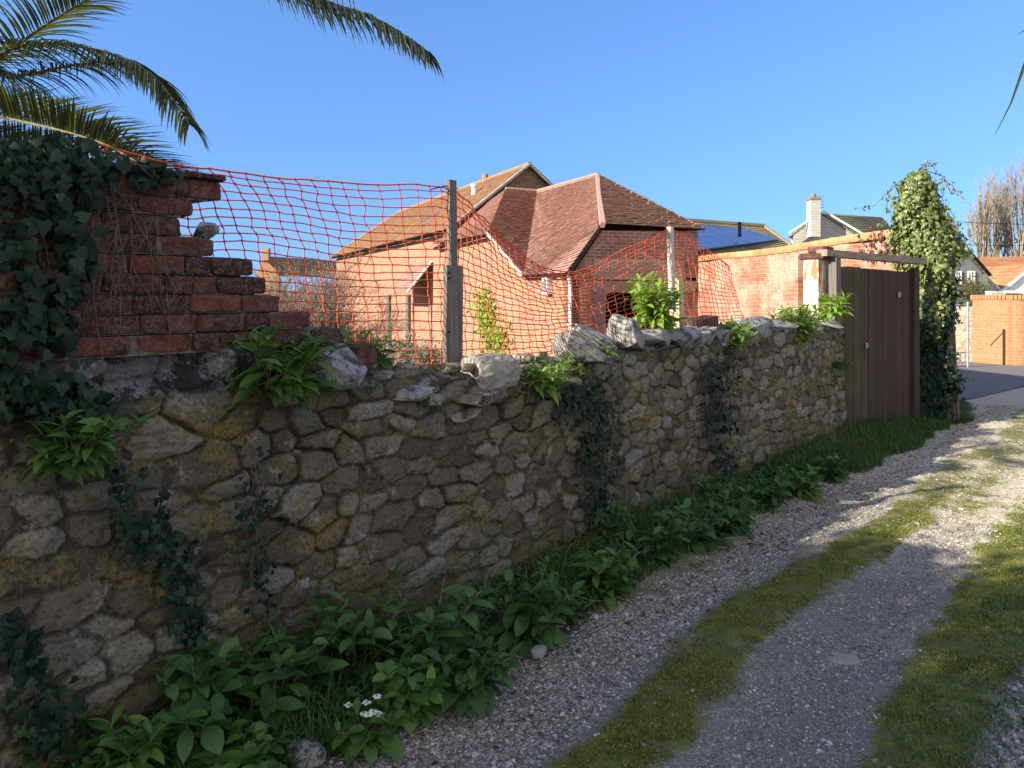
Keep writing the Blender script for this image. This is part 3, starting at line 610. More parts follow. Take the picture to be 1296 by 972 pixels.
w3=MB(); wallpoly(w3,[bl(-.03,b0-.28,GZ),bl(-.03,b0-.28,zo),bl(-.03,b0+.02,zo),bl(-.03,b0+.02,GZ)],nL,.2); w3.build('door_jamb',M['grey_block'],barn)
w3=MB(); wallpoly(w3,[bl(.0,bw-.55,GZ),bl(.0,bw-.55,zo),bl(.0,bw,zo),bl(.0,bw,GZ)],nL,.25); w3.build('end_pier',M['brick_barn_dark'],barn,uvf=uv_dir(RV))
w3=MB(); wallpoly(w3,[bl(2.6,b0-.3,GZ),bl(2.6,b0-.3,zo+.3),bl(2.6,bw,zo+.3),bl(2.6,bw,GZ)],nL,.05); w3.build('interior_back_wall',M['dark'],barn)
w3=MB(); wallpoly(w3,[bl(.3,bw,GZ),bl(.3,bw,c_r[2]-.05),bl(9.5,bw,c_r[2]-.05),bl(9.5,bw,GZ)],RV,.2); w3.build('far_side_wall',M['brick_barn_dark'],barn,uvf=uv_dir(LV))
w3=MB(); wallpoly(w3,[bl(-.1,b0+.1,zo+.02),bl(-.1,b0+.1,zo+.28),bl(-.1,b0+1.5,zo+.3),bl(-.1,b0+1.5,zo-.02)],nL,.04); 
# roofs
lf=.06
r=MB(); N=roof(r,bl(-.06,-.10,zlow+.02),p_v+nR*.10+[0,0,.02],q_680,bl(B_(q_757)[0],ridge_b,zr),.105,.165)
hb=bl(-.06,B_(c_l)[1]-.02,c_l[2]+.03)
r=MB(); roof(r,hb,bl(B_(p_v)[0],-.1,zlow+.02),q_680,q_757,.105,.165)
roof(r,bl(-.06,-.10,zlow+.02),bl(B_(p_v)[0],-.10,zlow+.02),bl(B_(p_v)[0],-.1,zlow+.021),hb,.105,.165)
r.build('lit_side_roof',M['tile_red'],barn)
r=MB(); roof(r,c_l2+nL*.1,c_r+nL*.1+RV*.12,q_757,q_757,.125,.17,lift=.055,th=.03,jit=.005); r.build('hipped_end_roof',M['tile_brown'],barn)
r=MB(); er=bl(-.1,bw+.12,c_r[2]); roof(r,er,bl(9.5,bw+.12,c_r[2]),bl(9.5,ridge_b,zr),q_757,.2,.25); r.build('far_side_roof',M['tile_brown'],barn)
r=MB(); roof(r,p_v,p_v+RV*.02,q_680,q_640,.105,.165,lift=.045,th=.022,jit=.01)
roof(r,p_v+nR*.06,p_h+nR*.06,q_640,p_v,.105,.165,lift=.045,th=.022) if False else None
r2=MB(); 
def band(mb,pl0,pl1,pr0,pr1,**k): roof(mb,pl0,pr0,pr1,pl1,.105,.165,**k)
r=MB(); band(r,p_v+nR*.08,p_h+nR*.08,p_v+RV*.03,p_h+(q_680-p_v)*((p_h[2]-p_v[2])/(q_680[2]-p_v[2]))-(p_h-p_v),lift=.05,th=.026,jit=.004)
vmid=p_v+(q_680-p_v)*((p_h[2]-p_v[2])/(q_680[2]-p_v[2]))
r=MB(); band(r,p_v+nR*.08,p_h+nR*.08,p_v+RV*.03,vmid,lift=.05,th=.026,jit=.004); band(r,p_h+nR*.08,q_640,vmid,q_680,lift=.05,th=.026,jit=.004)
r.build('catslide_roof',M['tile_red'],barn)
d_t=PN(574,289,p_h,nrm(np.cross(LV,q_640-p_h)))
r=MB(); roof(r,p_h+nR*.1,bl(B_(p_e)[0]+.3,-.12,zhi),d_t,q_640,.105,.165); r.build('lower_side_roof',M['tile_red'],barn)
# ridge tiles, verge board
t=MB(); t.tube([q_640+[0,0,.03],q_680+[0,0,.03]],.055,8); t.tube([q_680+[0,0,.03],q_757+[0,0,.03]],.055,8)
t.tube([q_757+[0,0,.02],(q_757+c_l2)/2+[0,0,.05],c_l2+[0,0,.02]+nL*.08],.03,6); t.tube([q_757-nL*.02,c_l2-UP*.02+nL*.03+nR*.03],.07,6); t.tube([q_757,c_r+nL*.1+RV*.1],.04,6); t.build('ridge_tiles',M['tile_red'],barn)
t=MB(); t.tube([q_680+nR*.05-[0,0,.03],q_757+nR*.05-[0,0,.03]],.012,5); t.tube([q_640+nL*.05-[0,0,.04],q_680+nL*.05-[0,0,.04]],.014,5); t.build('ridge_mortar',M['mortar_pale'],barn)
t=MB(); t.tube([p_v+nR*.13,p_h+nR*.13],.045,4); t.build('barge_board',M['wood_white'],barn)
t=MB(); t.tube([p_h+nR*.16-[0,0,.05],p_e+nR*.16-[0,0,.05]],.05,6); t.build('gutter',M['dark'],barn); t=MB(); t.tube([bl(-.1,-.14,zlow-.02),p_v+nR*.14],.035,6); t.build('gutter',M['dark'],barn)
t=MB(); t.tube([bl(-.07,-.02,zlow),bl(-.07,bc,c_l[2]-.02)],.05,5); t.build('dark_verge',M['dark'],barn)
t=MB(); t.tube([bl(-.06,-.04,zlow-.05),bl(-.06,.0,zlow-.2),bl(-.06,.0,GZ)],.04,8); t.tube([bl(.35,-.07,zlow-.06),bl(-.06,-.05,zlow-.05)],.035,6)
for z in(.4,1.0,1.6): t.box(bl(-.06,0,z),(.10,.10,.03))
t.build('drain_pipe',M['white'],barn)
mbx=PN(697,362,K0,RV); t=MB(); t.box(mbx+nR*.08,(.16,.26,.36),np.array([RV,LV,UP])); o=t.build('meter_box',M['white'],barn); t=MB(); t.box(mbx+nR*.17,(.02,.18,.26),np.array([RV,LV,UP])); t.build('cover',M['metal_grey'],o)
# main barn body behind
a1=B_(q_640)[0]+.55
gp=bl(a1,0,0); ap=PN(668,210,gp,LV); vl=PN(632,238,gp,LV); vr=PN(697,238,gp,LV)
nM=nrm(np.cross(LV,vl-ap)); zt=ap[2]
ra=PN(505,264,ap,np.cross(LV,np.array([0,0,1.]))*1.0); 
rl=bl(B_(ra)[0],B_(ap)[1],zt)
e1=PN(560,291,ap,nM); e2=PN(455,318,ap,nM); eb=(B_(e1)[1]+B_(e2)[1])/2; ez=(e1[2]+e2[2])/2
al=B_(e2)[0]
print('barn',a1,B_(ap),B_(ra),B_(e1),B_(e2))
t=MB(); hw=B_(vr)[1]-B_(ap)[1]
sl=(B_(vl)[2]-zt)/(B_(vl)[1]-B_(ap)[1])
ebr=B_(ap)[1]+(B_(ap)[1]-eb)
wallpoly(t,[bl(a1,eb,GZ),bl(a1,eb,ez),bl(a1,B_(ap)[1],zt-.04),bl(a1,ebr,ez),bl(a1,ebr,GZ)],nL); t.build('gable_wall',M['brick_gable'],barn,uvf=uv_dir(RV))
far=B_(rl)[0]+2.2
t=MB(); wallpoly(t,[bl(a1+.25,eb+.1,GZ),bl(a1+.25,eb+.1,ez),bl(far,eb+.1,ez),bl(far,eb+.1,GZ)],nR); t.build('rear_side_wall',M['brick_sun'],barn,uvf=uv_dir(LV))
t=MB(); roof(t,bl(a1-.12,eb-.08,ez-.02),bl(far+.4,eb-.08,ez-.02),rl,bl(a1-.12,B_(ap)[1],zt),.16,.24,th=.02); t.build('main_roof',M['tile_lichen'],barn)
t=MB(); roof(t,bl(a1-.12,ebr,ez),bl(far+.4,ebr,ez),rl,bl(a1-.12,B_(ap)[1],zt),.3,.4); roof(t,bl(far+.4,eb-.1,ez),bl(far+.4,ebr,ez),rl,rl,.3,.4); t.build('hidden_roof_slope',M['tile_lichen'],barn)
t=MB(); t.tube([bl(a1-.14,B_(ap)[1],zt+.04),rl+[0,0,.04]],.08,8); t.tube([rl+[0,0,.03],bl(far+.4,eb-.05,ez+.03)],.07,8); t.build('main_ridge_tiles',M['tile_lichen'],barn)
t=MB()
for s_ in(-1,1):
    A=bl(a1-.16,B_(ap)[1],zt+.03); Bq=bl(a1-.16,B_(ap)[1]+s_*(ebr-B_(ap)[1])*.98,ez+.03); t.tube([A,Bq],.055,5)
t.build('gable_verge',M['lead'],barn)
t=MB(); t.tube([bl(a1+.1,eb-.13,ez-.06),bl(far,eb-.13,ez-.06)],.06,6); t.build('main_gutter',M['dark'],barn)
for (px,py) in((537,281),(552,273)):
    c=PN(px,py,ap,nM); t=MB(); s_=nrm(vl-ap); t.box(c,(.42,.5,.07),np.array([LV,s_,nrm(np.cross(LV,s_))])); o=t.build('skylight',M['lead'],barn)
    t=MB(); t.box(c+nrm(np.cross(s_,LV))*0+UP*.05,(.34,.42,.03),np.array([LV,s_,nrm(np.cross(LV,s_))])); t.build('pane',M['glass'],o)
c=PN(600,247,ap,nM); t=MB(); t.tube([c,c+UP*.35],.09,10); t.tube([c+UP*.3,c+UP*.38],.13,10); t.build('roof_vent',M['white'],barn)
c=PN(614,228,rl,RV); t=MB(); t.tube([c-UP*.1,c+UP*.22],.11,8); t.build('chimney_pot',M['tile_orange'],barn)
# lean-to porch with pale brace
po=[PN(q[0],q[1],K0+nR*0.0,RV) for q in((546,331),(556,372))]
t=MB(); pA=PN(548,332,K0,RV); pB=PN(500,340,K0,RV); off=nR*1.0
ph=pA[2]; la,lb=B_(pA)[0],B_(pA)[0]+2.6
roof(t,bl(la,-.85,ph-1.0),bl(lb,-.85,ph-1.0),bl(lb,-.02,ph),bl(la,-.02,ph),.105,.165); t.build('porch_roof',M['tile_red'],barn)
t=MB(); t.tube([bl(la,-.05,ph+.02),bl(la,-.87,ph-.98)],.05,4); t.build('porch_barge_board',M['wood_white'],barn)
for a_ in(la+.1,lb-.1):
    t=MB(); t.box(bl(a_,-.8,(ph-1.05+GZ)/2),(.12,.12,ph-1.05-GZ)); t.build('porch_post',M['wood_old'] or M['wood_grey'],barn)
# ================================================================== garden brick wall behind the gate
ga=PZ(1150,284,10.9); gb=PZ(905,322,17.0); ztop=(ga[2]+gb[2])/2
gd=nrm((gb-ga)*[1,1,0]); gn=np.cross(gd,UP); gn=gn if gn.dot(RT)<0 else -gn
gw=thing('garden_wall',(ga+gb)/2*[1,1,0],'tall sunlit red brick garden wall with orange coping behind the wooden gate','brick wall')
A=np.array([ga[0],ga[1],0])-gd*.6; Bp=np.array([gb[0],gb[1],0])+gd*5
zA,zB=ga[2],gb[2]
gl=np.linalg.norm(Bp-A)
t=MB(); seg=30
pts=[A+(Bp-A)*k/seg+UP*(zA+(zB-zA)*k/seg-.17+.02*math.sin(k*1.3)) for k in range(seg+1)]
wallpoly(t,[A+UP*GZ]+pts+[Bp+UP*GZ],gn,.24); t.build('brickwork',M['brick_garden'],gw,uvf=uv_dir(gd))
t=MB(); L=0; k=0
while L<gl-.3:
    c=A+gd*(L+.14)+UP*(zA+(zB-zA)*L/gl-.09+.02*math.sin(L*1.1))-gn*.12
    ax=np.array([gd,-gn,UP])@np.eye(3); ellrock(c-UP*.02,(.30,.30,.13),euler(0,0,0)@ax,9,.05,4,k,4,t,RS.rand()*.5+.25); L+=.28;k+=1
t.build('coping',M['coping_orange'] if 'coping_orange' in M else M['tile_orange'],gw,smooth=True)
# pilasters / old pier marks
for px in(1008,):
    c=PN(px,340,ga+UP*0,gn); c[2]=0; t=MB(); zc=zA-.3
    t.box(c+gn*.06+UP*(zc/2+.05),(.5,.12,zc-.1),np.array([gd,gn,UP])); t.build('pilaster',M['brick_garden'],gw,uvf=uv_dir(gd))
# ================================================================== GATE AND PIERS
gA=np.array([-.06,9.14,0]); gB=PG(1153,537); gB[2]=0
gdv=nrm(gB-gA); gnv=np.array([gdv[1],-gdv[0],0]); GW=np.linalg.norm(gB-gA)
gate=thing('wooden_gate',(gA+gB)/2,'closed double gate of dark brown boards under a grey beam','gate')
gt0=PZ(1062,337,8.82)[2]; gt1=PZ(1155,345,9.6)[2]
def leaf(s0,s1,mat,label):
    t=MB(); n=max(3,int(round((s1-s0)/.135)))
    for k in range(n):
        a=s0+(s1-s0)*k/n; b=s0+(s1-s0)*(k+1)/n-.006; za=gt0+(gt1-gt0)*a/GW+RS.normal(0,.004); j=RS.normal(0,.0012)
        P=lambda s,z,o:gA+gdv*s+UP*z+gnv*(o+j)
        zb=.09+RS.normal(0,.008)
        t.hexa([P(a,zb,0),P(b,zb,0),P(b,zb,-.025),P(a,zb,-.025)],[P(a,za,0),P(b,za,0),P(b,za,-.025),P(a,za,-.025)],RS.rand())
    o=t.build('gate_leaf',mat,gate); o['label']=label; return o
sm=GW*.40
l1=leaf(.03,sm-.006,M['wood_gate_green'],'greenish weathered left gate leaf'); l2=leaf(sm+.006,GW-.03,M['wood_gate'],'dark red-brown right gate leaf')
for lf_,s in((l1,sm-.07),(l2,GW-.3)):
    t=MB(); c=gA+gdv*s+gnv*.02; z=1.02 if lf_ is l1 else 1.62
    t.tube([c+UP*(z-.03),c+UP*(z+.03)],.016,8); t.tube([c+UP*z,c+gnv*.03+UP*z],.01,6); t.build('latch' if lf_ is l1 else 'knob',M['metal_grey'],lf_)
for z in(.45,1.0,1.55):
    t=MB(); t.box(gA+gdv*GW/2+gnv*-.045+UP*z,(GW-.1,.03,.09),np.array([gdv,gnv,UP])); t.build('rail',M['wood_gate'],gate)
t=MB(); e0=PZ(1040,320,8.75); e1=PZ(1166,331,9.7); t.box((e0+e1)/2+UP*0,(np.linalg.norm(e1-e0),.14,.075),np.array([nrm(e1-e0),gnv,UP])); t.build('top_beam',M['wood_beam'],gate)
t=MB(); c=gA-gdv*.02; t.box(c+UP*(gt0+.06)/2+gnv*-.02,(.085,.10,gt0+.14),np.array([gdv,gnv,UP])); t.build('hanging_post',M['wood_grey'],gate)
t=MB(); c=gB+gdv*.05; t.box(c+UP*(gt1+.02)/2,(.11,.1,gt1+.05),np.array([gdv,gnv,UP])); t.build('slamming_post',M['wood_gate'],gate)
# white-washed pier left of the gate
pl=PZ(1027,400,9.05); pr=PZ(1046,400,8.9); pc=(pl+pr)/2; pc[2]=0
pv=nrm((pr-pl)*[1,1,0]); zt_=PZ(1040,330,9.1)[2]
pier=thing('gate_pier',pc,'short peeling whitewashed brick pier left of the wooden gate','pier')
t=MB(); t.box(pc+UP*zt_/2,(np.linalg.norm((pr-pl)[:2])+.0,.34,zt_),np.array([pv,np.cross(UP,pv),UP])); 
t_=NT('peeling_whitewash',.9,.1); nn=t_.noise(7,6,.7,t_.map(t_.co(),(1,1,.4))); M['peel']=t_.fin(t_.mix(t_.ramp(nn,[(.42,0.),(.52,1.)]),(.40,.15,.08),(.58,.53,.44)),t_.bump(nn,.7,.01))
t.build('shaft',M['peel'],pier)
t=MB(); ellrock(pc+UP*(zt_+.04),(.34,.38,.08),np.array([pv,np.cross(UP,pv),UP]),7,.05,6,3,4,t,.3); ellrock(pc+UP*(zt_+.12)+pv*.02,(.22,.24,.08),np.array([pv,np.cross(UP,pv),UP]),7,.05,6,5,4,t,.8); t.build('brick_cap',M['old_brick'],pier,smooth=True)
# ivy pier right of the gate
pb=PZ(1181,535,9.95); pb[2]=0
ipier=thing('ivy_pier',pb,'brick gate pier right of the gate, buried under a tall column of ivy','pier')
t=MB(); dv=gdv; ww=.36; t.box(pb+UP*.98,(.30,.30,1.96),np.array([gdv,gnv,UP])); t.build('brick_shaft',M['brick_garden'],ipier,uvf=uv_dir(gdv))
# ================================================================== IVY
IV=np.array([[0,-.1,0],[.26,-.24,-.03],[.46,-.02,-.08],[.36,.16,-.02],[.36,.36,-.07],[.20,.46,-.02],[0,.86,-.12],[-.20,.46,-.02],[-.36,.36,-.07],[-.36,.16,-.02],[-.46,-.02,-.08],[-.26,-.24,-.03],[0,.15,.07]])
IVF=[np.array([[12,i,(i+1)%12] for i in range(12)])]
def ivy_leaves(P,N,size,mb=None,jit=.55,rnd=None,down=.8):
    n=len(P); nn=nrm(N+RS.normal(0,jit,(n,3))*[1,1,.6]); tv=nrm(np.array([0,0,-down])+RS.normal(0,.6,(n,3)))
    B=basis(nn,tv); s=size*np.clip(np.exp(RS.normal(0,.28,n)),.45,1.45); return inst(IV,IVF,P,B,s,RS.rand(n) if rnd is None else rnd,mb)
# column over the pier
def ivycol():
    n=13500; z=RS.uniform(0.05,3.2,n)
    zz=np.array([0,.4,1.2,1.75,1.95,2.2,2.5,2.75,3.0,3.2]); lb=np.array([-.27,-.26,-.25,-.22,-.30,-.45,-.50,-.47,-.44,-.30]); rb=np.array([.22,.22,.2,.22,.32,.33,.17,.10,-.04,-.14])
    th=RS.uniform(0,2*np.pi,n); cx=np.cos(th); L_=np.interp(z,zz,lb); R2=np.interp(z,zz,rb); hw=(R2-L_)/2; cc=(R2+L_)/2
    lump=1+.58*fbm(np.cos(th)*1.8+4,z*3.6,np.sin(th)*1.8,3,8)
    rad=.68+.30*RS.rand(n)+(RS.rand(n)<.16)*.38*RS.rand(n)
    P=pb+RT*(cc+cx*hw*rad*lump)[:,None]+FH*(np.sin(th)*.34*rad*lump*np.interp(z,[0,1.9,2.6,3.2],[.9,1,.7,.35]))[:,None]+UP*z[:,None]
    Nn=RT*cx[:,None]+FH*np.sin(th)[:,None]+UP*.25
    return P,Nn,z
P,Nn,z=ivycol()
iv=thing('ivy',pb+FH*.3,'tall shaggy ivy column with trailing sprigs swallowing the pier beside the gate','ivy')
k=z+.35*((P-pb)@RT<-.05)>1.65+.22*RS.normal(0,1,len(z))  # high and left leaves get the sunlit colour, the rest the shaded one
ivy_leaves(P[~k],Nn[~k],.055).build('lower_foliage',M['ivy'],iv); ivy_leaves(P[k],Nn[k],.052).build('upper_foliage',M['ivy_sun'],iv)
t=MB()
ct=pb+RT*-.2
for q in range(5): t.tube([pb+RT*(-.1+.05*q)+gnv*.22,pb+RT*(-.1+.04*q)+gnv*.2+UP*1.2,ct+RT*(.03*q)+UP*2.0,ct+RT*.03*q+UP*3.05],[.02,.018,.014,.006],5)
t.build('stem',M['twig'],iv)
tips=[[(1160,225),(1135,232),(1105,262),(1082,262)],[(1160,228),(1128,236),(1122,262),(1136,285)],[(1168,214),(1190,222),(1208,238),(1216,250)],[(1172,240),(1196,228),(1205,245)],[(1180,290),(1200,285),(1207,300)],[(1185,300),(1212,292),(1222,320)],[(1195,315),(1215,305),(1212,330)],[(1165,215),(1172,206),(1184,208)]]
mbl=MB()
for q in tips:
    pts=np.array([PZ(a,b,10.0+RS.normal(0,.12)) for a,b in q]); u=np.linspace(0,1,24); seg=np.linspace(0,1,len(q))
    C=np.stack([np.interp(u,seg,pts[:,i]) for i in range(3)],1); C+=.012*RS.normal(0,1,C.shape)*u[:,None]
    o=MB(); o.tube(C,np.linspace(.007,.003,24),4).build('sprig',M['twig'],iv)
    Q=np.repeat(C[1:],2,0)+RS.normal(0,.02,(46,3)); Q=Q[RS.rand(46)<.75]; ivy_leaves(Q,np.tile(-FH,(len(Q),1)),.032,mbl)
mbl.build('sprig_leaves',M['ivy_sun'],iv)
n=700; px=RS.uniform(1085,1165,n); py=RS.uniform(284,330,n); P=np.array([PN(a,b,ga+gn*.04,gn) for a,b in zip(px,py)])
k=RS.rand(n)<np.clip((px-1075)/90,0,1)*np.clip((py-280)/20,.2,1); ivy_leaves(P[k],np.tile(gn,(k.sum(),1)),.05).build('wall_creeper_leaves',M['ivy_red'],iv)
# ivy on the near brick wall (upper left)
def wallpatch(n,xr,yr,dens,size,X=.0,depth=.10):
    px=RS.uniform(*xr,n);py=RS.uniform(*yr,n); k=RS.rand(n)<dens(px,py); px=px[k];py=py[k]
    P=np.array([PX(a,b,X) for a,b in zip(px,py)]); P[:,0]+=np.abs(RS.normal(0,depth,len(P))); return P
def poly_d(poly,soft=14,thr=-.12):
    poly=np.array(poly,float)
    def f(px,py):
        ins=np.zeros(len(px),bool);dmin=np.full(len(px),1e9);j=len(poly)-1
        for i in range(len(poly)):
            x1,y1=poly[i];x2,y2=poly[j]
            c=((y1>py)!=(y2>py))&(px<(x2-x1)*(py-y1)/(y2-y1+1e-9)+x1); ins^=c
            t=np.clip(((px-x1)*(x2-x1)+(py-y1)*(y2-y1))/((x2-x1)**2+(y2-y1)**2+1e-9),0,1)
            dmin=np.minimum(dmin,np.hypot(px-x1-t*(x2-x1),py-y1-t*(y2-y1))); j=i
        return np.where(ins,1,np.exp(-(dmin/soft)**2)*.5)*(.12+1.*(fbm(px*.022,py*.022,0,3,6)>thr))
    return f
big=thing('ivy',PX(60,300,.02),'dark ivy mass draped over the top left of the old brick wall','ivy')
P=wallpatch(4600,(-40,220),(165,550),poly_d([(-60,190),(60,192),(135,205),(170,226),(120,245),(85,290),(98,340),(70,370),(80,420),(90,470),(120,515),(60,540),(-60,520),(-60,400),(20,400),(20,330),(-60,320)],12,.12),.0,.02,.06)
P2=wallpatch(2200,(-40,230),(172,235),poly_d([(-60,182),(110,190),(190,212),(215,226),(180,235),(60,238),(-60,240)],5),.0,.0,.05)
P2[:,0]-=.03
ivy_leaves(np.vstack([P,P2]),np.tile([1,0,.15],(len(P)+len(P2),1)),.040,jit=.6).build('foliage',M['ivy'],big)
P=wallpatch(150,(-20,130),(330,440),poly_d([(-30,330),(40,330),(80,380),(60,430),(-30,440)]),.0,.03,.04); ivy_leaves(P,np.tile([1,0,.15],(len(P),1)),.036).build('russet_leaves',M['ivy_red'],big)
t=MB()
for q in range(34):
    x0=RS.uniform(-20,200); y0=RS.uniform(185,330); pts=[]
    L=RS.uniform(70,200); x=x0;y=y0;dxx=0
    for s_ in range(9): pts.append(PX(x,y,.012+abs(RS.normal(0,.008)))); dxx=.75*dxx+RS.normal(0,3.2); x+=dxx; y+=L/9
    t.tube(pts,RS.uniform(.0011,.0024),4,RS.rand())
t.build('bare_stem',M['twig'],big)
def strand(label,poly,n,size,stem=None,mat='ivy',X=.05,dep=.03):
    o=thing('ivy',PX(poly[0][0],poly[0][1],X),label,'ivy')
    xs_=[p[0] for p in poly];ys_=[p[1] for p in poly]
    P=wallpatch(n,(min(xs_)-10,max(xs_)+10),(min(ys_)-10,max(ys_)+10),poly_d(poly,12,-.35),size,X,dep)
    ivy_leaves(P,np.tile([1,0,.15],(len(P),1)),size).build('foliage',M[mat],o)
    if stem:
        t=MB()
        for s_ in range(4): t.tube([PX(a+RS.normal(0,7),b,X-.02) for a,b in stem],.0018,4)
        t.build('stem',M['twig'],o)
strand('dark ivy strand trailing down the stone wall below the leftmost leafy clump',[(140,590),(190,600),(205,640),(245,680),(240,720),(262,790),(250,822),(225,790),(210,740),(180,700),(150,660)],1000,.032,[(150,590),(190,650),(225,720),(245,830)])
strand('thin half-bare ivy runner climbing the stone wall beneath the large leafy clump',[(305,560),(345,570),(335,640),(338,700),(342,800),(325,800),(318,700),(300,640)],330,.026,[(318,560),(325,640),(328,720),(332,830)])
strand('blackish ivy patch creeping over the wall face beneath the small leafy clump in the middle',[(705,495),(760,480),(775,560),(765,640),(745,650),(735,570)],1300,.032,[(730,480),(745,560),(752,640)],X=.03)
strand('dark ivy streak hanging down the stone wall below the small sunlit clump',[(895,460),(920,455),(918,520),(925,600),(910,600),(895,520)],800,.038,[(905,450),(905,520),(915,600)],X=.03)
strand('low ivy sprig climbing from the ground at the far left foot of the wall',[(5,780),(40,800),(70,860),(112,880),(95,960),(30,930),(15,850)],520,.036,[(20,780),(45,850),(70,940)],X=.08)
# ================================================================== NETTING AND POSTS
def ctrl(grid,nu,nv):
    """grid rows (top..bottom) of columns of 3D pts -> nu x nv smooth interpolation"""
    G=np.array(grid,float); R0,C0=G.shape[:2]
    def cr(A,t):   # catmull-rom along axis 0
        n=A.shape[0]; x=t*(n-1); i=np.clip(np.floor(x).astype(int),0,n-2); f=(x-i).reshape(-1,*([1]*(A.ndim-1)))
        p0=A[np.maximum(i-1,0)];p1=A[i];p2=A[i+1];p3=A[np.minimum(i+2,n-1)]
        return .5*((2*p1)+(-p0+p2)*f+(2*p0-5*p1+4*p2-p3)*f*f+(-p0+3*p1-3*p2+p3)*f**3)
    A=cr(G,np.linspace(0,1,nv)); A=cr(np.swapaxes(A,0,1),np.linspace(0,1,nu)); return A    # (nu,nv,3)
net=thing('barrier_netting',PX(570,460,-.35),'sagging orange plastic barrier netting strung between the timber stakes above the wall','netting')
def netpanel(grid,nu,nv,label,sub=2):
    """grid[i] = column: list of (px,py,X) top to bottom"""
    cols=[[PX(a,b,X) if X<5 else PZ(a,b,X) for a,b,X in col] for col in grid]
    G=np.swapaxes(np.array(cols),0,1)
    A=ctrl(G,(nu-1)*sub+1,(nv-1)*sub+1)
    n1=fbm(np.arange(A.shape[0])[:,None]*.35+0*A[...,0],np.arange(A.shape[1])[None]*.35+0*A[...,0],0,2,nu)
    n2=fbm(np.arange(A.shape[0])[:,None]*.35+0*A[...,0],np.arange(A.shape[1])[None]*.35+0*A[...,0],5,2,nu+5)
    A[...,1]+=.007*n1; A[...,2]+=.005*n2; A[...,0]+=.010*n1
    t=MB()
    for i in range(0,A.shape[0],sub): t.tube(A[i],.0036,4,RS.uniform(.2,1),cap=False)
    for j in range(0,A.shape[1],sub): t.tube(A[:,j],.0030 if j else .0042,4,RS.uniform(.2,1),cap=False)
    nd=A[::sub,::sub].reshape(-1,3); oc=np.array([[1,0,0],[-1,0,0],[0,1,0],[0,-1,0],[0,0,1],[0,0,-1]],float)
    of=[np.array([[0,2,4],[2,1,4],[1,3,4],[3,0,4],[2,0,5],[1,2,5],[3,1,5],[0,3,5]])]
    inst(oc,of,nd,np.tile(np.eye(3),(len(nd),1,1)),np.tile([[.005,.009,.009]],(len(nd),1)),np.full(len(nd),.4),t)
    o=t.build('net_panel',M['net'],net); 
    return o
X1=-.33
netpanel([[(118,178,X1),(150,260,X1),(165,340,X1-.05),(170,420,X1-.05),(172,490,X1)],
 [(205,206,X1),(235,270,X1-.05),(250,330,X1-.08),(255,400,X1-.08),(258,478,X1)],
 [(290,217,X1),(315,270,X1-.05),(330,330,X1-.08),(338,400,X1-.08),(342,470,X1)],
 [(375,227,X1),(393,280,X1-.05),(405,340,X1-.08),(412,400,X1-.05),(415,466,X1)],
 [(455,233,X1),(465,290,X1-.03),(474,345,X1-.05),(482,400,X1-.03),(486,462,X1)],
 [(545,235,X1),(552,290,X1),(556,345,X1),(558,400,X1),(560,460,X1)],
 [(572,240,X1),(574,290,X1),(575,345,X1),(575,400,X1),(576,460,X1)]],25,23,'')
netpanel([[(574,240,X1),(574,295,X1),(575,350,X1),(576,405,X1),(577,460,X1)],
 [(598,262,X1),(606,312,X1-.03),(612,362,X1-.03),(616,410,X1),(620,455,X1)],
 [(635,300,X1-.05),(648,340,X1-.08),(657,378,X1-.06),(662,415,X1),(668,452,X1)],
 [(685,338,X1-.1),(694,362,X1-.12),(700,388,X1-.08),(706,414,X1),(712,445,X1)],
 [(735,342,X1-.15),(738,362,X1-.15),(744,382,X1-.1),(750,404,X1),(756,428,X1)],
 [(790,316,X1-.1),(792,340,X1-.1),(796,362,X1-.05),(800,388,X1),(805,418,X1)],
 [(846,291,X1),(847,320,X1),(848,350,X1),(850,380,X1),(852,408,X1)]],32,22,'')
netpanel([[(849,290,X1),(850,320,X1),(851,350,X1),(852,380,X1),(853,410,X1)],
 [(876,303,X1-.12),(880,330,X1-.15),(884,358,X1-.1),(888,382,X1-.08),(892,406,X1-.05)],
 [(902,320,X1-.3),(907,343,X1-.3),(911,364,X1-.25),(915,384,X1-.2),(918,404,X1-.15)],
 [(920,334,X1-.5),(926,352,X1-.5),(931,368,X1-.45),(936,384,X1-.4),(941,402,X1-.35)]],17,17,'')
def stake(px0,py0,px1,py1,X,wd,mat,name='stake',dp=None):
    a=PX(px0,py0,X);b=PX(px1,py1,X); t=MB(); ax=nrm(b-a); Z=(a-CAM).dot(FH)
    w_=wd; u=nrm(np.cross(ax,np.array([1.,0,0]))); v=np.cross(ax,u); t.box((a+b)/2,(w_,dp or w_*.55,np.linalg.norm(b-a)),np.array([u,v,ax]),RS.rand()); return t
s1=thing('fence_stake',PX(573,470,-.33),'dark grey weathered timber stake with a wide plank holding up the left netting','post')
stake(575,475,571,228,-.325,.055,'').build('pole',M['wood_grey'],s1); stake(573,475,574,336,-.285,.130,'',dp=.028).build('plank',M['wood_grey'],s1)
for py in(345,352,420): t=MB(); t.tube([PX(569,py,-.268),PX(569,py,-.255)],.006,8); t.build('nail',M['dark'],s1)
t=MB(); t.tube([PX(545,240,X1),PX(560,236,X1),PX(573,234,X1),PX(580,240,X1)],.003,4); t.build('tie_wire',M['dark'],s1)
s2=thing('fence_stake',PX(853,410,-.33),'pale slim timber stake bolted to a thicker post at the peak of the right netting','post')
stake(851,395,848,287,-.325,.045,'',dp=.04).build('pole',M['wood_white'],s2); stake(857,415,856,352,-.36,.09,'',dp=.09).build('post_foot',M['wood_pale'],s2)
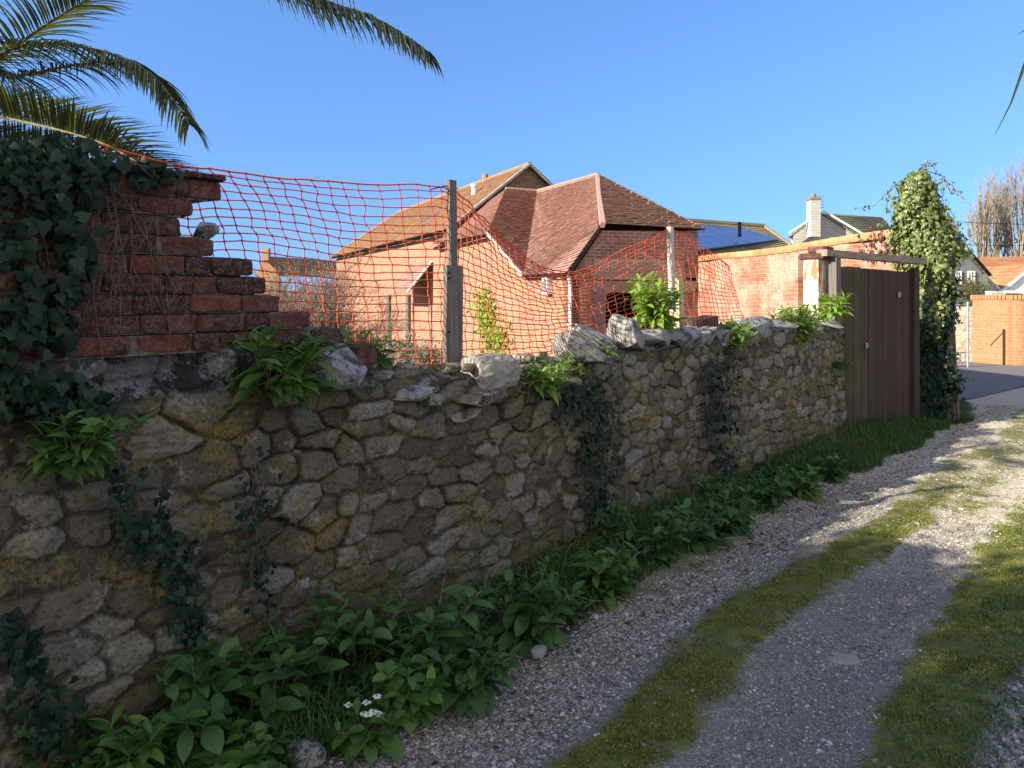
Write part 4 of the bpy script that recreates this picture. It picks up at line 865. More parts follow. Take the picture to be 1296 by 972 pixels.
# ================================================================== BROAD-LEAVED PLANTS
def leafstrips(O,az,el,ln,wd,bend,rnd,fold=.25,mb=None,wave=.0,m=5,shape='ov'):
    """curved leaf blades: O (n,3) base, az/el start direction, bend = total pitch change downward"""
    n=len(O); t=np.linspace(0,1,m+1); wprof={'ov':np.array([.10,.55,.95,1.0,.70,.05]),'lan':np.array([.12,.6,.95,.9,.55,.04])}[shape]
    if m!=5: wprof=np.interp(t,np.linspace(0,1,6),wprof)
    H=np.stack([np.cos(az),np.sin(az),0*az],1); Sd=np.stack([-np.sin(az),np.cos(az),0*az],1)
    P=O.copy(); V=np.zeros((n,m+1,3,3))
    roll=RS.normal(0,.35,n)
    for i in range(m+1):
        e=el-bend*t[i]; d=H*np.cos(e)[:,None]+UP*np.sin(e)[:,None]; up=-H*np.sin(e)[:,None]+UP*np.cos(e)[:,None]
        if i>0: P=P+d*(ln/m)[:,None]
        s2=Sd*np.cos(roll)[:,None]+up*np.sin(roll)[:,None]; u2=np.cross(d,s2)*-1; u2=np.where((u2*up).sum(1,keepdims=True)<0,-u2,u2)
        hw=(wd*.5*wprof[i])[:,None]; wv=wave*ln*np.sin(i*2.1+az*5); 
        V[:,i,0]=P-s2*hw+u2*(hw*fold+wv[:,None]); V[:,i,1]=P; V[:,i,2]=P+s2*hw+u2*(hw*fold-wv[:,None])
    k=np.arange(n)[:,None,None]*(3*(m+1)); ii=np.arange(m)[:,None]*3+np.array([[0,1]])
    F=np.stack([ii,ii+1,ii+4,ii+3],-1).reshape(-1,4)
    mb=mb or MB(); mb.add(V.reshape(-1,3),(F[None]+k).reshape(-1,4),np.repeat(rnd,3*(m+1))); return mb
def plant(base,size,label,mat='alk',cat='plant',name='leafy_plant',nst=9,hgt=.16,ll=.11,lw=.045,spread=1.,lean=(0,0,0),group=None,shape='ov',dens=1.,flowers=None,stem='twig'):
    """clump: stems rising and leaning outward from a crown, leaves in whorls along them + basal rosette"""
    base=np.array(base,float); o=thing(name,base,label,cat,group); O=[];az=[];el=[];ln=[];wd=[];bd=[]
    st=MB(); heads=[]
    for s in range(nst):
        a=RS.uniform(0,2*np.pi); tl=RS.uniform(.1,1.)*spread; h=hgt*RS.uniform(.5,1.15)
        d=np.array([math.cos(a),math.sin(a),0])*size*tl+np.array(lean)*h; b=base+np.array([math.cos(a),math.sin(a),0])*size*.18
        pts=[b,b+d*.35+UP*h*.5,b+d*.75+UP*h*.85,b+d+UP*h]; st.tube(pts,[.004,.0035,.003,.002],4); heads.append(pts[-1])
        nl=int(RS.randint(7,12)*dens)
        for k in range(nl):
            f=.15+.85*(k/(nl-1))**.9; i=min(int(f*3),2); q=np.array(pts[i])+(np.array(pts[i+1])-np.array(pts[i]))*(f*3-i)
            aa=a*0+k*2.4+RS.normal(0,.4); O.append(q); az.append(aa); e=RS.normal(.15+.75*f**2,.25); el.append(e)
            l=ll*(1.15-.45*f)*RS.uniform(.65,1.2); ln.append(l); wd.append(l*lw/ll*RS.uniform(.8,1.2)); bd.append(RS.uniform(.3,1.2))
    nb=int(16*dens)
    for k in range(nb):
        a=RS.uniform(0,2*np.pi); O.append(base+np.array([math.cos(a),math.sin(a),0])*size*RS.uniform(0,.5)+UP*.01); az.append(a); el.append(RS.uniform(.2,1.0)); l=ll*RS.uniform(.9,1.5); ln.append(l); wd.append(l*lw/ll*1.05); bd.append(RS.uniform(.6,1.7))
    A=np.array; r=np.clip(RS.beta(2,2.2,len(O)),0,1)
    leafstrips(A(O),A(az),A(el),A(ln),A(wd),A(bd),r,wave=.012,shape=shape).build('foliage',M[mat],o,smooth=True)
    st.build('stem',M['shrub'] if stem!='twig' else M['twig'],o)
    if flowers:
        for c in flowers:
            f=MB(); nn=5; leafstrips(np.tile(c,(nn,1)),np.arange(nn)*2*np.pi/nn+RS.rand(),np.full(nn,.35),np.full(nn,.015),np.full(nn,.016),np.full(nn,.5),RS.rand(nn),mb=f); ff=f.build('flower',M['petal'],o)
            f=MB(); ellrock(c+np.array([0,0,.004]),(.006,.006,.004),None,2,.0,2,0,1,f); f.build('flower_centre',M['rust_leaf'],ff)
            f=MB(); f.tube([base+UP*.01,base*.3+c*.7+UP*-.01,c],.0013,3); f.build('flower_stalk',M['alk'],ff)
    return o
WT=lambda px,py,X=-.08:PX(px,py,X)
# on the wall
plant(WT(352,500,.02),.22,'big bright leafy clump spilling over the dark boulders under the brick steps','valer_dim' if 'valer_dim' in M else 'alk',nst=24,hgt=.21,ll=.14,lw=.04,lean=(.4,.1,0),shape='lan',dens=1.2)
plant(WT(92,592,.06),.15,'leafy clump rooted in the wall face at the far left beneath the ivy','alk',nst=22,hgt=.16,ll=.10,lw=.032,lean=(.5,0,0),shape='lan',dens=1.2)
plant(WT(478,465,-.22),.09,'small dusty green clump on the wall top just right of the brick steps','alk',nst=8,hgt=.14,ll=.09,lw=.028,shape='lan')
plant(WT(465,492,-.02),.05,'tiny seedling tuft between the dark boulders and the small dusty green clump','alk',nst=4,hgt=.06,ll=.06,lw=.022,shape='lan',dens=.6)
plant(WT(540,507,.0),.04,'tiny green tuft on the wall ledge below the grey timber stake','alk',nst=3,hgt=.05,ll=.05,lw=.02,shape='lan',dens=.6)
plant(WT(682,492,-.02),.16,'flat pale green clump on the wall top immediately right of the pale boulder','valer',nst=18,hgt=.13,ll=.12,lw=.028,lean=(.4,.1,0),shape='lan')
plant(WT(728,478,-.05),.07,'small upright clump at the left foot of the leaning coping stones','valer',nst=6,hgt=.09,ll=.075,lw=.022,shape='lan')
plant(WT(770,450,.0),.035,'tiny bright sprout between two grey coping stones','valer',nst=3,hgt=.07,ll=.05,lw=.018,shape='lan',dens=.7)
plant(WT(830,412,-.12),.21,'tall bright green clump on the wall top in front of the pale stake','valer',nst=38,hgt=.32,ll=.135,lw=.034,shape='lan',dens=1.2)
plant(WT(925,440,-.05),.16,'small sunlit clump on the wall edge above the dark ivy streak','valer',nst=28,hgt=.19,ll=.10,lw=.03,lean=(.25,0,0),shape='lan')
plant(WT(1006,432,-.06),.27,'large round sunlit clump hanging over the wall near its gate end','valer',nst=62,hgt=.30,ll=.115,lw=.036,lean=(.2,0,0),shape='lan',dens=1.3)
plant(WT(1052,398,-.05),.16,'bright spiky clump at the wall end against the hanging post','valer',nst=13,hgt=.2,ll=.16,lw=.036,shape='lan')
plant(WT(1062,468,.05),.10,'darker small clump sprouting from the wall face just left of the gate','alk',nst=8,hgt=.10,ll=.10,lw=.028,lean=(.6,0,0),shape='lan')
# at the foot of the wall (pixel of the base, real ground)
def gp_(px,py): p=PG(px,py,.03); return p
GP=[(55,985,.14,.22,.09,.05,'alk_dark','small-leaved herb clump in the bottom left corner of the verge'),
(160,990,.10,.16,.12,.035,'alk','pale upright sprout at the bottom edge left of the broad-leaved plants'),
(262,955,.20,.26,.15,.072,'alk_dark','broad-leaved plant with the largest leaves nearest the camera'),
(340,905,.18,.24,.13,.055,'alk_dark','broad-leaved plant between the nearest large-leaved one and the cream primroses'),
(385,868,.20,.27,.13,.055,'alk_dark','tall leafy plant against the wall behind the cream primroses'),
(300,985,.14,.12,.09,.05,'alk','low spreading plant at the bottom edge left of the primroses'),
(455,850,.18,.24,.12,.052,'alk_dark','leafy plant against the wall between the primroses and the densest clump'),
(545,845,.24,.32,.13,.055,'alk_dark','densest and tallest clump of deep green leaves in the verge row'),
(590,870,.16,.17,.12,.05,'alk_dark','lower drooping clump at the gravel side of the densest one'),
(520,895,.14,.16,.10,.05,'alk','leafy plant directly behind the cream primroses at the gravel edge'),
(665,800,.20,.26,.12,.05,'alk_dark','rounded clump with one yellowing leaf beside the bare soil'),
(765,748,.16,.19,.12,.05,'alk','neat lighter rosette standing alone at the gravel edge'),
(760,690,.12,.2,.10,.035,'alk_dark','thin clump against the wall below the ivy patch'),
(820,708,.22,.30,.13,.05,'alk_dark','large leafy clump at the wall foot beyond the neat rosette'),
(872,688,.18,.22,.12,.05,'alk_dark','medium clump in the verge halfway along the wall'),
(925,668,.18,.20,.12,.05,'alk_dark','spreading clump in the verge below the dark ivy streak'),
(968,640,.16,.18,.12,.045,'alk_dark','clump in the verge with grass pushing through it'),
(1010,625,.17,.18,.13,.045,'alk','bright-leaved clump in the verge below the largest wall-top clump'),
(1050,603,.15,.16,.12,.04,'alk_dark','last leafy clump in the verge before the gate grass'),
(905,640,.12,.2,.10,.035,'alk_dark','narrow clump tight against the wall behind the row')]
for (a,b,sz,h,l_,w_,m_,lab) in GP: plant(gp_(a,b),sz,lab,m_,nst=13,hgt=h,ll=l_,lw=w_,lean=(.15,0,0),group='leafy plants along the wall foot',dens=1.1)
fl=[PZ(a,b,2.30+.02*q) for q,(a,b) in enumerate(((441,893),(464,890),(466,905),(472,902),(479,904),(477,882),(461,904)))]
plant(PG(462,935,.02),.09,'primrose with a cluster of cream flowers at the verge edge','alk','primrose','primrose',nst=5,hgt=.07,ll=.10,lw=.05,flowers=fl)
# ground cover and grass of the verge
n=26000; y=RS.uniform(.9,10,n); x=RS.uniform(.02,.75,n)*RS.uniform(.5,1,n)
k=(fbm(x*3,y*2,0,3,33)+.5*RS.rand(n)>-.05)&(x<.52+.16*fbm(x*2,y*1.5,0,3,9)); x=x[k];y=y[k]; n=len(x)
O=np.stack([x,y,gz(x,y)+RS.uniform(0,.06,n)*(1-x)],1)
leafstrips(O,RS.uniform(0,6.28,n),RS.uniform(.1,1.1,n),.028*np.exp(RS.normal(0,.35,n)),.020*np.exp(RS.normal(0,.3,n)),RS.uniform(.2,1.2,n),RS.beta(2,3,n),m=2).build('ground_cover',M['alk_dark'])
tag(bpy.data.objects['ground_cover'],'low small-leaved weeds carpeting the shady soil between wall and gravel','ground cover',kind='stuff')
n=60000; y=RS.uniform(1.2,13,n); x=RS.uniform(0,1.0,n); dn=fbm(x*2.5,y*1.4,0,3,55)
k=((dn>.0)&(x<.55)&(y<7.3))|((y>6.8)&(x<.78+.12*fbm(y*1.5,x*0,0,3,3))&(y<12.6)); x=x[k];y=y[k]
hh=np.where(y>7,.075,.085); pos=np.stack([x,y,gz(x,y)],1)
blades(0,pos,.085,.006,1.0,M['grass'],'verge_grass','dark green grass filling the verge along the wall foot and gate','grass')
for c,(py_) in enumerate(((700,640),(728,690),(655,730),(1150,548),(1110,560))):
    pass
def tuft(px,py,n,h,mat,label,rad=.12,name='grass_tuft'):
    b=PG(px,py,.0); a=RS.uniform(0,6.28,n); r=rad*np.sqrt(RS.rand(n)); O=b+np.stack([np.cos(a)*r*.7,np.sin(a)*r*1.3,0*a],1)
    g=leafstrips(O,RS.uniform(0,6.28,n),RS.uniform(.8,1.5,n),h*RS.uniform(.5,1.2,n),np.full(n,.006),RS.uniform(.4,2.4,n),RS.rand(n),m=4,mb=None)
    return tag(g.build(name,M[mat]),label,'grass tuft')
tuft(700,735,900,.26,'grass','tall dark grass tuft against the wall between the rounded clump and the ivy patch',.2)
tuft(745,700,260,.30,'dry','dead straw-coloured grass tangle at the wall foot under the ivy patch',.12)
tuft(880,640,260,.28,'dry','bleached dead stems arching from the wall foot left of the dark ivy streak',.14)
tuft(1035,585,900,.26,'grass','shaggy dark grass tuft under the end of the stone wall',.25)
tuft(1065,575,200,.30,'dry','thin dead stems at the corner of the wall and the gate',.14)
tuft(540,880,350,.20,'grass','grass tuft with long arching blades behind the primroses',.1)
# stray twigs, dead leaves
t=MB()
for q in range(60):
    x=RS.uniform(.35,.75); y=RS.uniform(1.3,5); a=RS.uniform(0,6.28); L=RS.uniform(.04,.22)
    p=np.array([x,y,float(gz(x,y))+.012]); d=np.array([math.cos(a),math.sin(a),0]); t.tube([p,p+d*L*.5+UP*.006,p+d*L+np.array([RS.normal(0,.02),0,0])],.0022,4,RS.rand())
tag(t.build('fallen_twigs',M['twig_pale']),'thin broken twigs littering the soil at the verge edge','twigs',kind='stuff')
n=260; x=RS.uniform(.3,1.0,n);y=RS.uniform(1.3,6,n); O=np.stack([x,y,gz(x,y)+.008],1)
leafstrips(O,RS.uniform(0,6.28,n),RS.normal(0,.2,n),RS.uniform(.02,.05,n),RS.uniform(.012,.025,n),RS.normal(0,.8,n),RS.rand(n),m=3).build('dead_leaves',M['ivy_red'])
tag(bpy.data.objects['dead_leaves'],'russet dead leaves scattered over the soil and gravel edge','leaves',kind='stuff')
c=PG(1065,828,0); c[2]=float(gz(c[0],c[1]))-.004
o=ellrock(c,(.15,.11,.028),rotz(.5),3.5,.12,8,3,4).build('flat_stone',M['rock_pale'],smooth=True); tag(o,'flat grey stone bedded flush in the right wheel track','stone')
for (px,py,s_,m_,lab) in((682,828,.07,'rock_grey','rounded grey stone on the soil below the rounded clump'),(700,742,.07,'rock_pale','pale stone lying in the dark grass tuft near the wall'),(712,758,.06,'rock_grey','grey cobble just in front of the pale stone in the grass'),(385,958,.11,'rock_grey','mossy dark stone at the bottom edge near the primroses')):
    c=PG(px,py,.02); o=ellrock(c+UP*.01,(s_,s_*1.2,s_*.7),rotz(px),2.6,.15,8,px,3).build('stone',M[m_],smooth=True); tag(o,lab,'stone')
# ================================================================== PALM
def frond(pts,nl,ll,name,side=1.,droop=.8,parent=None,up=.0,wd=.017,taper=.35,start=.12,mat='palm'):
    pts=np.array(pts,float); u=np.linspace(0,1,60); G=ctrl(np.stack([pts,pts],1),2,60)[0]
    T=nrm(np.gradient(G,axis=0)); r=MB(); r.tube(G,np.linspace(.016,.003,60),6); rr=r.build('rachis',M['palm_stem'],parent)
    O=[];D=[];Ls=[];W=[]
    n=nl
    for s in(-1,1):
        k=np.linspace(start,.995,n)+RS.normal(0,.002,n); k=np.clip(k,0,1); ix=np.clip((k*59),0,58.99); i=ix.astype(int); f=(ix-i)[:,None]
        P=G[i]*(1-f)+G[i+1]*f; t_=T[i]; sd=nrm(np.cross(t_,UP)); upv=np.cross(sd,t_)
        fwd=.55+.55*k
        d=nrm(sd*s*1.0+t_*fwd[:,None]+upv*(up+RS.normal(0,.10,n))[:,None])
        L=ll*(np.sin(np.clip(k*1.05+.12,0,1)*np.pi)**.55*0+np.clip(k*4,.35,1)*(1-.42*k**2))*RS.uniform(.85,1.1,n)
        O.append(P);D.append(d);Ls.append(L)
    O=np.vstack(O);D=np.vstack(D);L=np.concatenate(Ls);n=len(O)
    # strips folded along midrib, drooping
    m=5; V=np.zeros((n,m+1,3,3)); P=O.copy(); d=D.copy(); wp=np.array([.5,1,.95,.8,.5,.05])
    dr=droop*RS.uniform(.7,1.3,n)
    for i in range(m+1):
        if i>0:
            P=P+d*(L/m)[:,None]; d=nrm(d-UP*(dr*.28)[:,None])
        s2=nrm(np.cross(d,UP+RS.normal(0,.001,(n,3)))); u2=np.cross(s2,d); w_=wd*.5*wp[i]
        V[:,i,0]=P-s2*w_+u2*w_*.8; V[:,i,1]=P; V[:,i,2]=P+s2*w_+u2*w_*.8
    kk=np.arange(n)[:,None,None]*(3*(m+1)); ii=np.arange(m)[:,None]*3+np.array([[0,1]]); F=np.stack([ii,ii+1,ii+4,ii+3],-1).reshape(-1,4)
    g=MB(); g.add(V.reshape(-1,3),(F[None]+kk).reshape(-1,4),np.repeat(RS.beta(1.6,2.5,n),3*(m+1))); g.build('leaflets',M[mat],rr)
    return rr
pc_=PZ(-110,120,5.6)
palm=thing('palm_tree',(pc_[0],pc_[1],GZ),'feathery palm tree arching into the top left above the brick wall','palm tree')
t=MB(); hh=pc_[2]; rr=[.22+.025*(k%2) for k in range(26)]; t.tube([[pc_[0]+.02*math.sin(k*.5),pc_[1],GZ+(hh-GZ)*k/25] for k in range(26)],rr,14); t.build('trunk',M['bark'],palm)
PF=[([(-110,120,5.6),(-30,70,5.4),(60,55,5.2),(140,68,5.0),(196,98,4.9),(240,158,4.8)],100,.40,.9,.0),
    ([(-110,120,5.6),(-60,60,5.6),(10,95,5.5),(95,82,5.4),(160,80,5.3),(222,125,5.2)],80,.42,1.0,.0),
    ([(-110,120,5.6),(-70,10,5.6),(0,-40,5.5),(60,-70,5.4),(110,-60,5.3),(150,-40,5.2)],85,.5,.5,.2),
    ([(-110,120,5.6),(-60,95,5.5),(0,70,5.3),(60,30,5.1),(110,0,5.0),(165,-30,4.9)],85,.50,.55,.5),
    ([(-110,120,5.6),(-60,135,5.4),(10,150,5.2),(80,166,5.0),(140,186,4.9),(205,225,4.8)],110,.50,.3,1.1),
    ([(-110,120,5.6),(-70,160,5.6),(-20,180,5.5),(50,190,5.4),(110,196,5.3),(190,214,5.2)],90,.42,.3,1.0),
    ([(-110,120,5.6),(-60,-90,5.3),(80,-190,4.8),(300,-52,4.4),(400,-4,4.3),(480,26,4.2),(538,64,4.1)],130,.33,1.3,-.1),
    ([(-110,120,5.6),(-80,-60,5.5),(30,-120,5.2),(170,-100,4.9),(290,-75,4.7),(420,-40,4.6)],42,.62,2.4,-.1),
    ([(-110,120,5.6),(-200,0,5.8),(-330,-40,6.0),(-450,40,6.2)],70,.5,1.0,0),
    ([(-110,120,5.6),(-150,-80,6.2),(-160,-160,6.9),(-130,-120,7.6)],70,.5,1.0,0),
    ([(-110,120,5.6),(-200,60,5.0),(-260,60,4.4),(-330,160,3.9)],70,.5,1.0,0)]
for pts,nl,ll,dr,upv in PF: frond([PZ(a,b,c) for a,b,c in pts],nl,ll,'',droop=dr,parent=palm,up=upv)
# narrow leaf tips hanging in at the right edge, from a frond overhead
fr=thing('hanging_leaf',PZ(1330,-20,2.6),'two long narrow dark leaf tips hanging in at the top right edge','leaf')
t=MB(); P_=lambda L:[PZ(a,b,2.6) for a,b in L]; t.tube(P_([(1420,-160),(1360,-60),(1330,0)]),.004,5); t.build('stem',M['twig'],fr)
for pts in ([(1330,0),(1312,40),(1296,85),(1280,130),(1260,170)],[(1335,10),(1315,22),(1300,36),(1288,44)]):
    q=np.array(P_(pts)); t=MB(); wds=np.interp(np.linspace(0,1,len(q)),[0,.4,1],[.010,.016,.001])[:,None]; 
    V=np.concatenate([q-RT*wds*.5,q+FH*.003,q+RT*wds*.5]); m=len(q); t.add(V,np.array([[i+k*m,i+k*m+1,i+k*m+m+1,i+k*m+m] for k in(0,1) for i in range(m-1)])); t.build('leaf_blade',M['palm'],fr)
# ================================================================== BARE SHRUBS / TREES behind
def branchy(base,h,mat,rad,levels=4,kids=4,up=.8,spread=.6,seed=0,nstem=3,wig=.12,lenf=.62,name='branches',parent=None,n=4,rmin=.003):
    rs=np.random.RandomState(seed); t=MB(); tips=[]
    def rec(p,d,L,r,lv):
        m=5; pts=[p]; q=p.copy()
        for i in range(m):
            d=nrm(d+rs.normal(0,wig,3)+UP*.04*up); q=q+d*L/m; pts.append(q.copy())
        t.tube(pts,np.linspace(r,max(rmin*.7,r*.55),m+1),n if lv>1 else 3,rs.rand(),cap=False)
        if lv==0: tips.append(q); return
        for k in range(kids):
            f=rs.uniform(.25,1.); i=min(int(f*m),m-1); pp=pts[i]+(pts[i+1]-pts[i])*(f*m-i)
            dd=nrm(d+rs.normal(0,spread,3)+UP*up*.35); rec(pp,dd,L*lenf*rs.uniform(.7,1.2),max(rmin,r*.52),lv-1)
    for s in range(nstem):
        rec(np.array(base,float)+rs.normal(0,.06,3)*[1,1,0],nrm(np.array([0,0,1.])+rs.normal(0,spread*.5,3)),h*rs.uniform(.4,.55),rad,levels)
    t.build(name,mat,parent); return np.array(tips)
def shrub(px,py_base,Z,h,label,bm='twig',lm=None,nl=0,ls=.04,seed=1,levels=4,kids=4,nstem=4,rad=.02,spread=.6,up=.8,wide=.35,cat='shrub',name='shrub'):
    b=PZ(px,py_base,Z); b[2]=GZ; o=thing(name,b,label,cat)
    tips=branchy(b,h,M[bm],rad,levels,kids,up,spread,seed,nstem,parent=o)
    if lm:
        P=tips[RS.randint(0,len(tips),nl)]+RS.normal(0,.09,(nl,3)); n=nl
        leafstrips(P,RS.uniform(0,6.28,n),RS.uniform(-.5,1,n),ls*RS.uniform(.6,1.3,n),ls*.55*RS.uniform(.6,1.3,n),RS.uniform(0,1,n),RS.rand(n),m=2).build('foliage',M[lm],o)
    return o
shrub(395,430,10.5,2.6,'tall bare grey-brown shrub seen through the left netting, highest twigs against the sky','twig',seed=3,nstem=7,kids=5,spread=.5,levels=4)
shrub(345,430,11,1.5,'bare tangled bush just right of the brick steps behind the netting','twig_pale','shrub',700,.05,seed=5,nstem=7,kids=5,spread=.9,up=.3)
shrub(380,430,12,1.6,'pale tangled hedge bush beneath the tall bare shrub','twig_pale','shrub',900,.05,seed=25,nstem=8,kids=5,spread=.9,up=.3)
shrub(432,430,11,1.7,'orange-brown leaved bush in the middle of the left netting','twig','rust_leaf',2600,.05,seed=7,nstem=6,kids=4,spread=.6)
shrub(415,440,9.5,2.1,'thick-stemmed bare shrub with a dark forked trunk behind the netting','twig',seed=9,nstem=2,kids=4,rad=.035,spread=.7)
shrub(470,440,10.5,2.2,'arching grey bare shrub in front of the porch roof','twig_pale',seed=12,nstem=4,kids=5,rad=.02,spread=.8)
shrub(462,445,10,1.1,'low yellow-green bush at the foot of the bare shrubs','twig','shrub',2500,.05,seed=14,nstem=6,kids=4,spread=.8,up=.4)
shrub(530,445,11,1.25,'green climber bush against the porch post left of the grey stake','twig','ivy_sun',2600,.055,seed=16,nstem=6,kids=4,spread=.5)
shrub(500,450,9,.95,'low olive weeds left of the grey stake behind the wall','twig','shrub',1800,.045,seed=18,nstem=6,kids=4,spread=.8)
shrub(355,430,16,2.4,'dense olive hedge bush far behind the netting beside the distant gable','twig','shrub',5000,.08,seed=19,nstem=9,kids=5,spread=.8,rad=.03)
shrub(400,430,17,2.4,'far grey-green hedge bush to the left of the barn end','twig_pale','shrub',3500,.08,seed=29,nstem=9,kids=5,spread=.8,rad=.03)
# creeper on the barn
o=thing('creeper',PN(617,400,K0+nR*.05,RV),'bright green creeper patch climbing the sunlit barn wall','creeper')
px=np.concatenate([RS.normal(612,6,420),RS.normal(628,8,320)]); py=np.concatenate([RS.normal(395,15,420),RS.normal(432,12,320)]); P=np.array([PN(a,b,K0+nR*.08,RV) for a,b in zip(px,py)])+RS.normal(0,.05,(740,3))
ivy_leaves(P,np.tile(nR,(740,1)),.10).build('foliage',M['valer'],o)
# ================================================================== FAR BUILDINGS
def poly3(mat,name,parent,polys,th=.15,uvd=None):
    t=MB()
    for p in polys:
        p=np.array(p,float); nn=nrm(np.cross(p[1]-p[0],p[2]-p[0])); nn=nn if nn.dot(CAM-p[0])>0 else -nn; wallpoly(t,p,nn,th)
    return t.build(name,M[mat] if isinstance(mat,str) else mat,parent,uvf=uv_dir(uvd) if uvd is not None else None)
# house with solar panels
sh=thing('house',PZ(940,375,30)*[1,1,0],'low house with a blue solar array on its brown roof beyond the garden wall','house')
e0,e1=PZ(835,330,25),PZ(1040,312,31); r0,r1=PZ(845,278,31),PZ(966,289,34.); e1[2]=e0[2]; r1[2]=r0[2]
t=MB(); roof(t,e0,e1,r1,r0,.3,3.,th=.03); t.build('roof',M['tile_grey'],sh)
bk=nrm((r0-e0)*[1,1,0]); w_=np.linalg.norm(((r0-e0)*[1,1,0])); b0_=e0+bk*2*w_; b1_=e1+bk*2*w_
t=MB(); roof(t,e1,b1_,r1,r1,.3,.4); roof(t,b0_,b1_,r1,r0,.5,.6); t.build('rear_roof',M['tile_grey'],sh)
t=MB(); t.tube([r0,r1],.13,6); t.tube([r1,e1],.11,6); t.build('ridge_tiles',M['tile_grey'],sh)
poly3('render_white','wall',sh,[[e0*[1,1,0],e0-UP*.1,e1-UP*.1,e1*[1,1,0]],[e1*[1,1,0],e1-UP*.1,b1_-UP*.1,b1_*[1,1,0]]])
ns=nrm(np.cross(e1-e0,r0-e0)); ns=ns if ns[2]>0 else -ns
sp=[PN(a,b,e0+ns*.24,ns) for a,b in((868,318),(985,303),(942,289),(878,284))]
ud=nrm(sp[1]-sp[0]); t=MB(); t.add(np.vstack([sp,np.array(sp)-ns*.05]),[np.array([[0,1,2,3]]),np.array([[7,6,5,4]]),np.array([[0,4,5,1],[1,5,6,2],[2,6,7,3],[3,7,4,0]])])
vd=np.cross(ns,ud); t.build('solar_panels',M['solar'],sh,uvf=lambda V:np.stack([V@ud,V@vd],1))
c=PZ(936,300,30); t=MB(); t.tube([c,PZ(936,281,30)],.07,6); t.build('flue',M['dark'],sh)
# gabled house with chimney
h2=thing('house',PZ(1050,375,38)*[1,1,0],'pale stone gabled house with a tall chimney and aerial behind the garden wall','house')
gl_,gr_,ga_=PZ(1004,296,38),PZ(1084,297,38),PZ(1038,271,38); 
gr2=PZ(1132,296,48)
rb=PZ(1116,277,46)
poly3('pale_stone','gable_wall',h2,[[gl_*[1,1,0],gl_,ga_,gr_,gr_*[1,1,0]]],.3,RT)
t=MB(); roof(t,gr_+[.2,0,-.1]-FH*.02,gr2,rb+UP*.1,ga_+UP*.05-FH*.02,.3,3.,th=.04); roof(t,gl_-FH*.02-RT*.3-UP*.2,gl_+(rb-ga_),rb+UP*.1,ga_+UP*.05-FH*.02,.3,3.,th=.04); t.build('roof',M['tile_grey'],h2)
poly3('pale_stone','side_wall',h2,[[gr_*[1,1,0],gr_-UP*.1,gr2-UP*.1,gr2*[1,1,0]]],.3,FH)
t=MB(); t.tube([gl_-FH*.45-RT*.35,ga_-FH*.45+UP*.10,gr_-FH*.45+RT*.35-UP*.15],.06,5); t.build('verge_board',M['white'],h2)
cb=PZ(1029.5,300,37.5);ctp=PZ(1029.5,252,37.5); t=MB(); t.box((cb+ctp)/2,(.46,.6,ctp[2]-cb[2]),np.array([RT,FH,UP])); o=t.build('chimney',M['pale_stone'],h2,uvf=uv_dir(RT))
t=MB(); t.box(ctp,(.54,.66,.12),np.array([RT,FH,UP])); t.tube([ctp,ctp+UP*.25],.12,8); t.build('chimney_pot',M['tile_grey'],o)
ab=PZ(1037,275,37.5);at_=PZ(1037,246,37.5); t=MB(); t.tube([ab,at_],.025,4)
for k in range(5): t.tube([at_-UP*(.08+.14*k)-RT*.22,at_-UP*(.08+.14*k)+RT*.22],.015,4)
t.build('aerial',M['metal_grey'],h2)
# grey house
h3=thing('house',PZ(1210,385,42)*[1,1,0],'grey rendered house with two small white windows beside the ivy column','house')
A_=[PZ(a,b,42) for a,b in((1165,395),(1165,335),(1206,303),(1243,344),(1243,395))]; A_[0][2]=A_[4][2]=0
poly3('grey_block','gable_wall',h3,[A_],.3)
t=MB(); bkv=FH*9+RT*1.5
roof(t,A_[3]+RT*.3-UP*.25-FH*.3,A_[3]+bkv,A_[2]+bkv+UP*.1,A_[2]+UP*.1-FH*.3,.3,3.,th=.04); roof(t,A_[1]-RT*.3-UP*.25-FH*.3,A_[1]+bkv,A_[2]+bkv+UP*.1,A_[2]+UP*.1-FH*.3,.3,3.,th=.04); t.build('roof',M['tile_grey'],h3)
t=MB(); t.tube([A_[1]-FH*.4,A_[2]+UP*.1-FH*.4,A_[3]-FH*.4+RT*.2-UP*.2],.10,4); t.build('verge_board',M['dark'],h3)
poly3('grey_block','side_wall',h3,[[A_[4],A_[3]-UP*.1,A_[3]+bkv-UP*.1,A_[4]+bkv]],.3)
def window(parent,x0,y0,x1,y1,Z,nx_=2,ny_=1,fr='white'):
    P=[PZ(x0,y1,Z),PZ(x1,y1,Z),PZ(x1,y0,Z),PZ(x0,y0,Z)]; c=sum(P)/4; W=np.linalg.norm(P[1]-P[0]);Hh=P[2][2]-P[1][2]; fw=.07
    t=MB(); ax=np.array([RT,FH,UP])
    for s in(-1,1): t.box(c+RT*s*(W/2-fw/2)-FH*.04,(fw,.1,Hh),ax); t.box(c+UP*s*(Hh/2-fw/2)-FH*.041,(W,.1,fw),ax)
    for k in range(1,nx_): t.box(c+RT*(W*k/nx_-W/2)-FH*.039,(fw*.8,.09,Hh),ax)
    for k in range(1,ny_): t.box(c+UP*(Hh*k/ny_-Hh/2)-FH*.042,(W,.09,fw*.6),ax)
    o=t.build('window',M[fr],parent); t=MB(); t.box(c,(W-.02,.03,Hh-.02),ax); t.build('pane',M['glass'],o); return o
window(h3,1208,343,1216,360,41.95,2,1); window(h3,1224,343,1233,358,41.95,2,1)
poly3('dark','lean_to_roof',h3,[[PZ(1200,376,40),PZ(1240,376,40),PZ(1225,371,40),PZ(1203,364,40)]],.2)
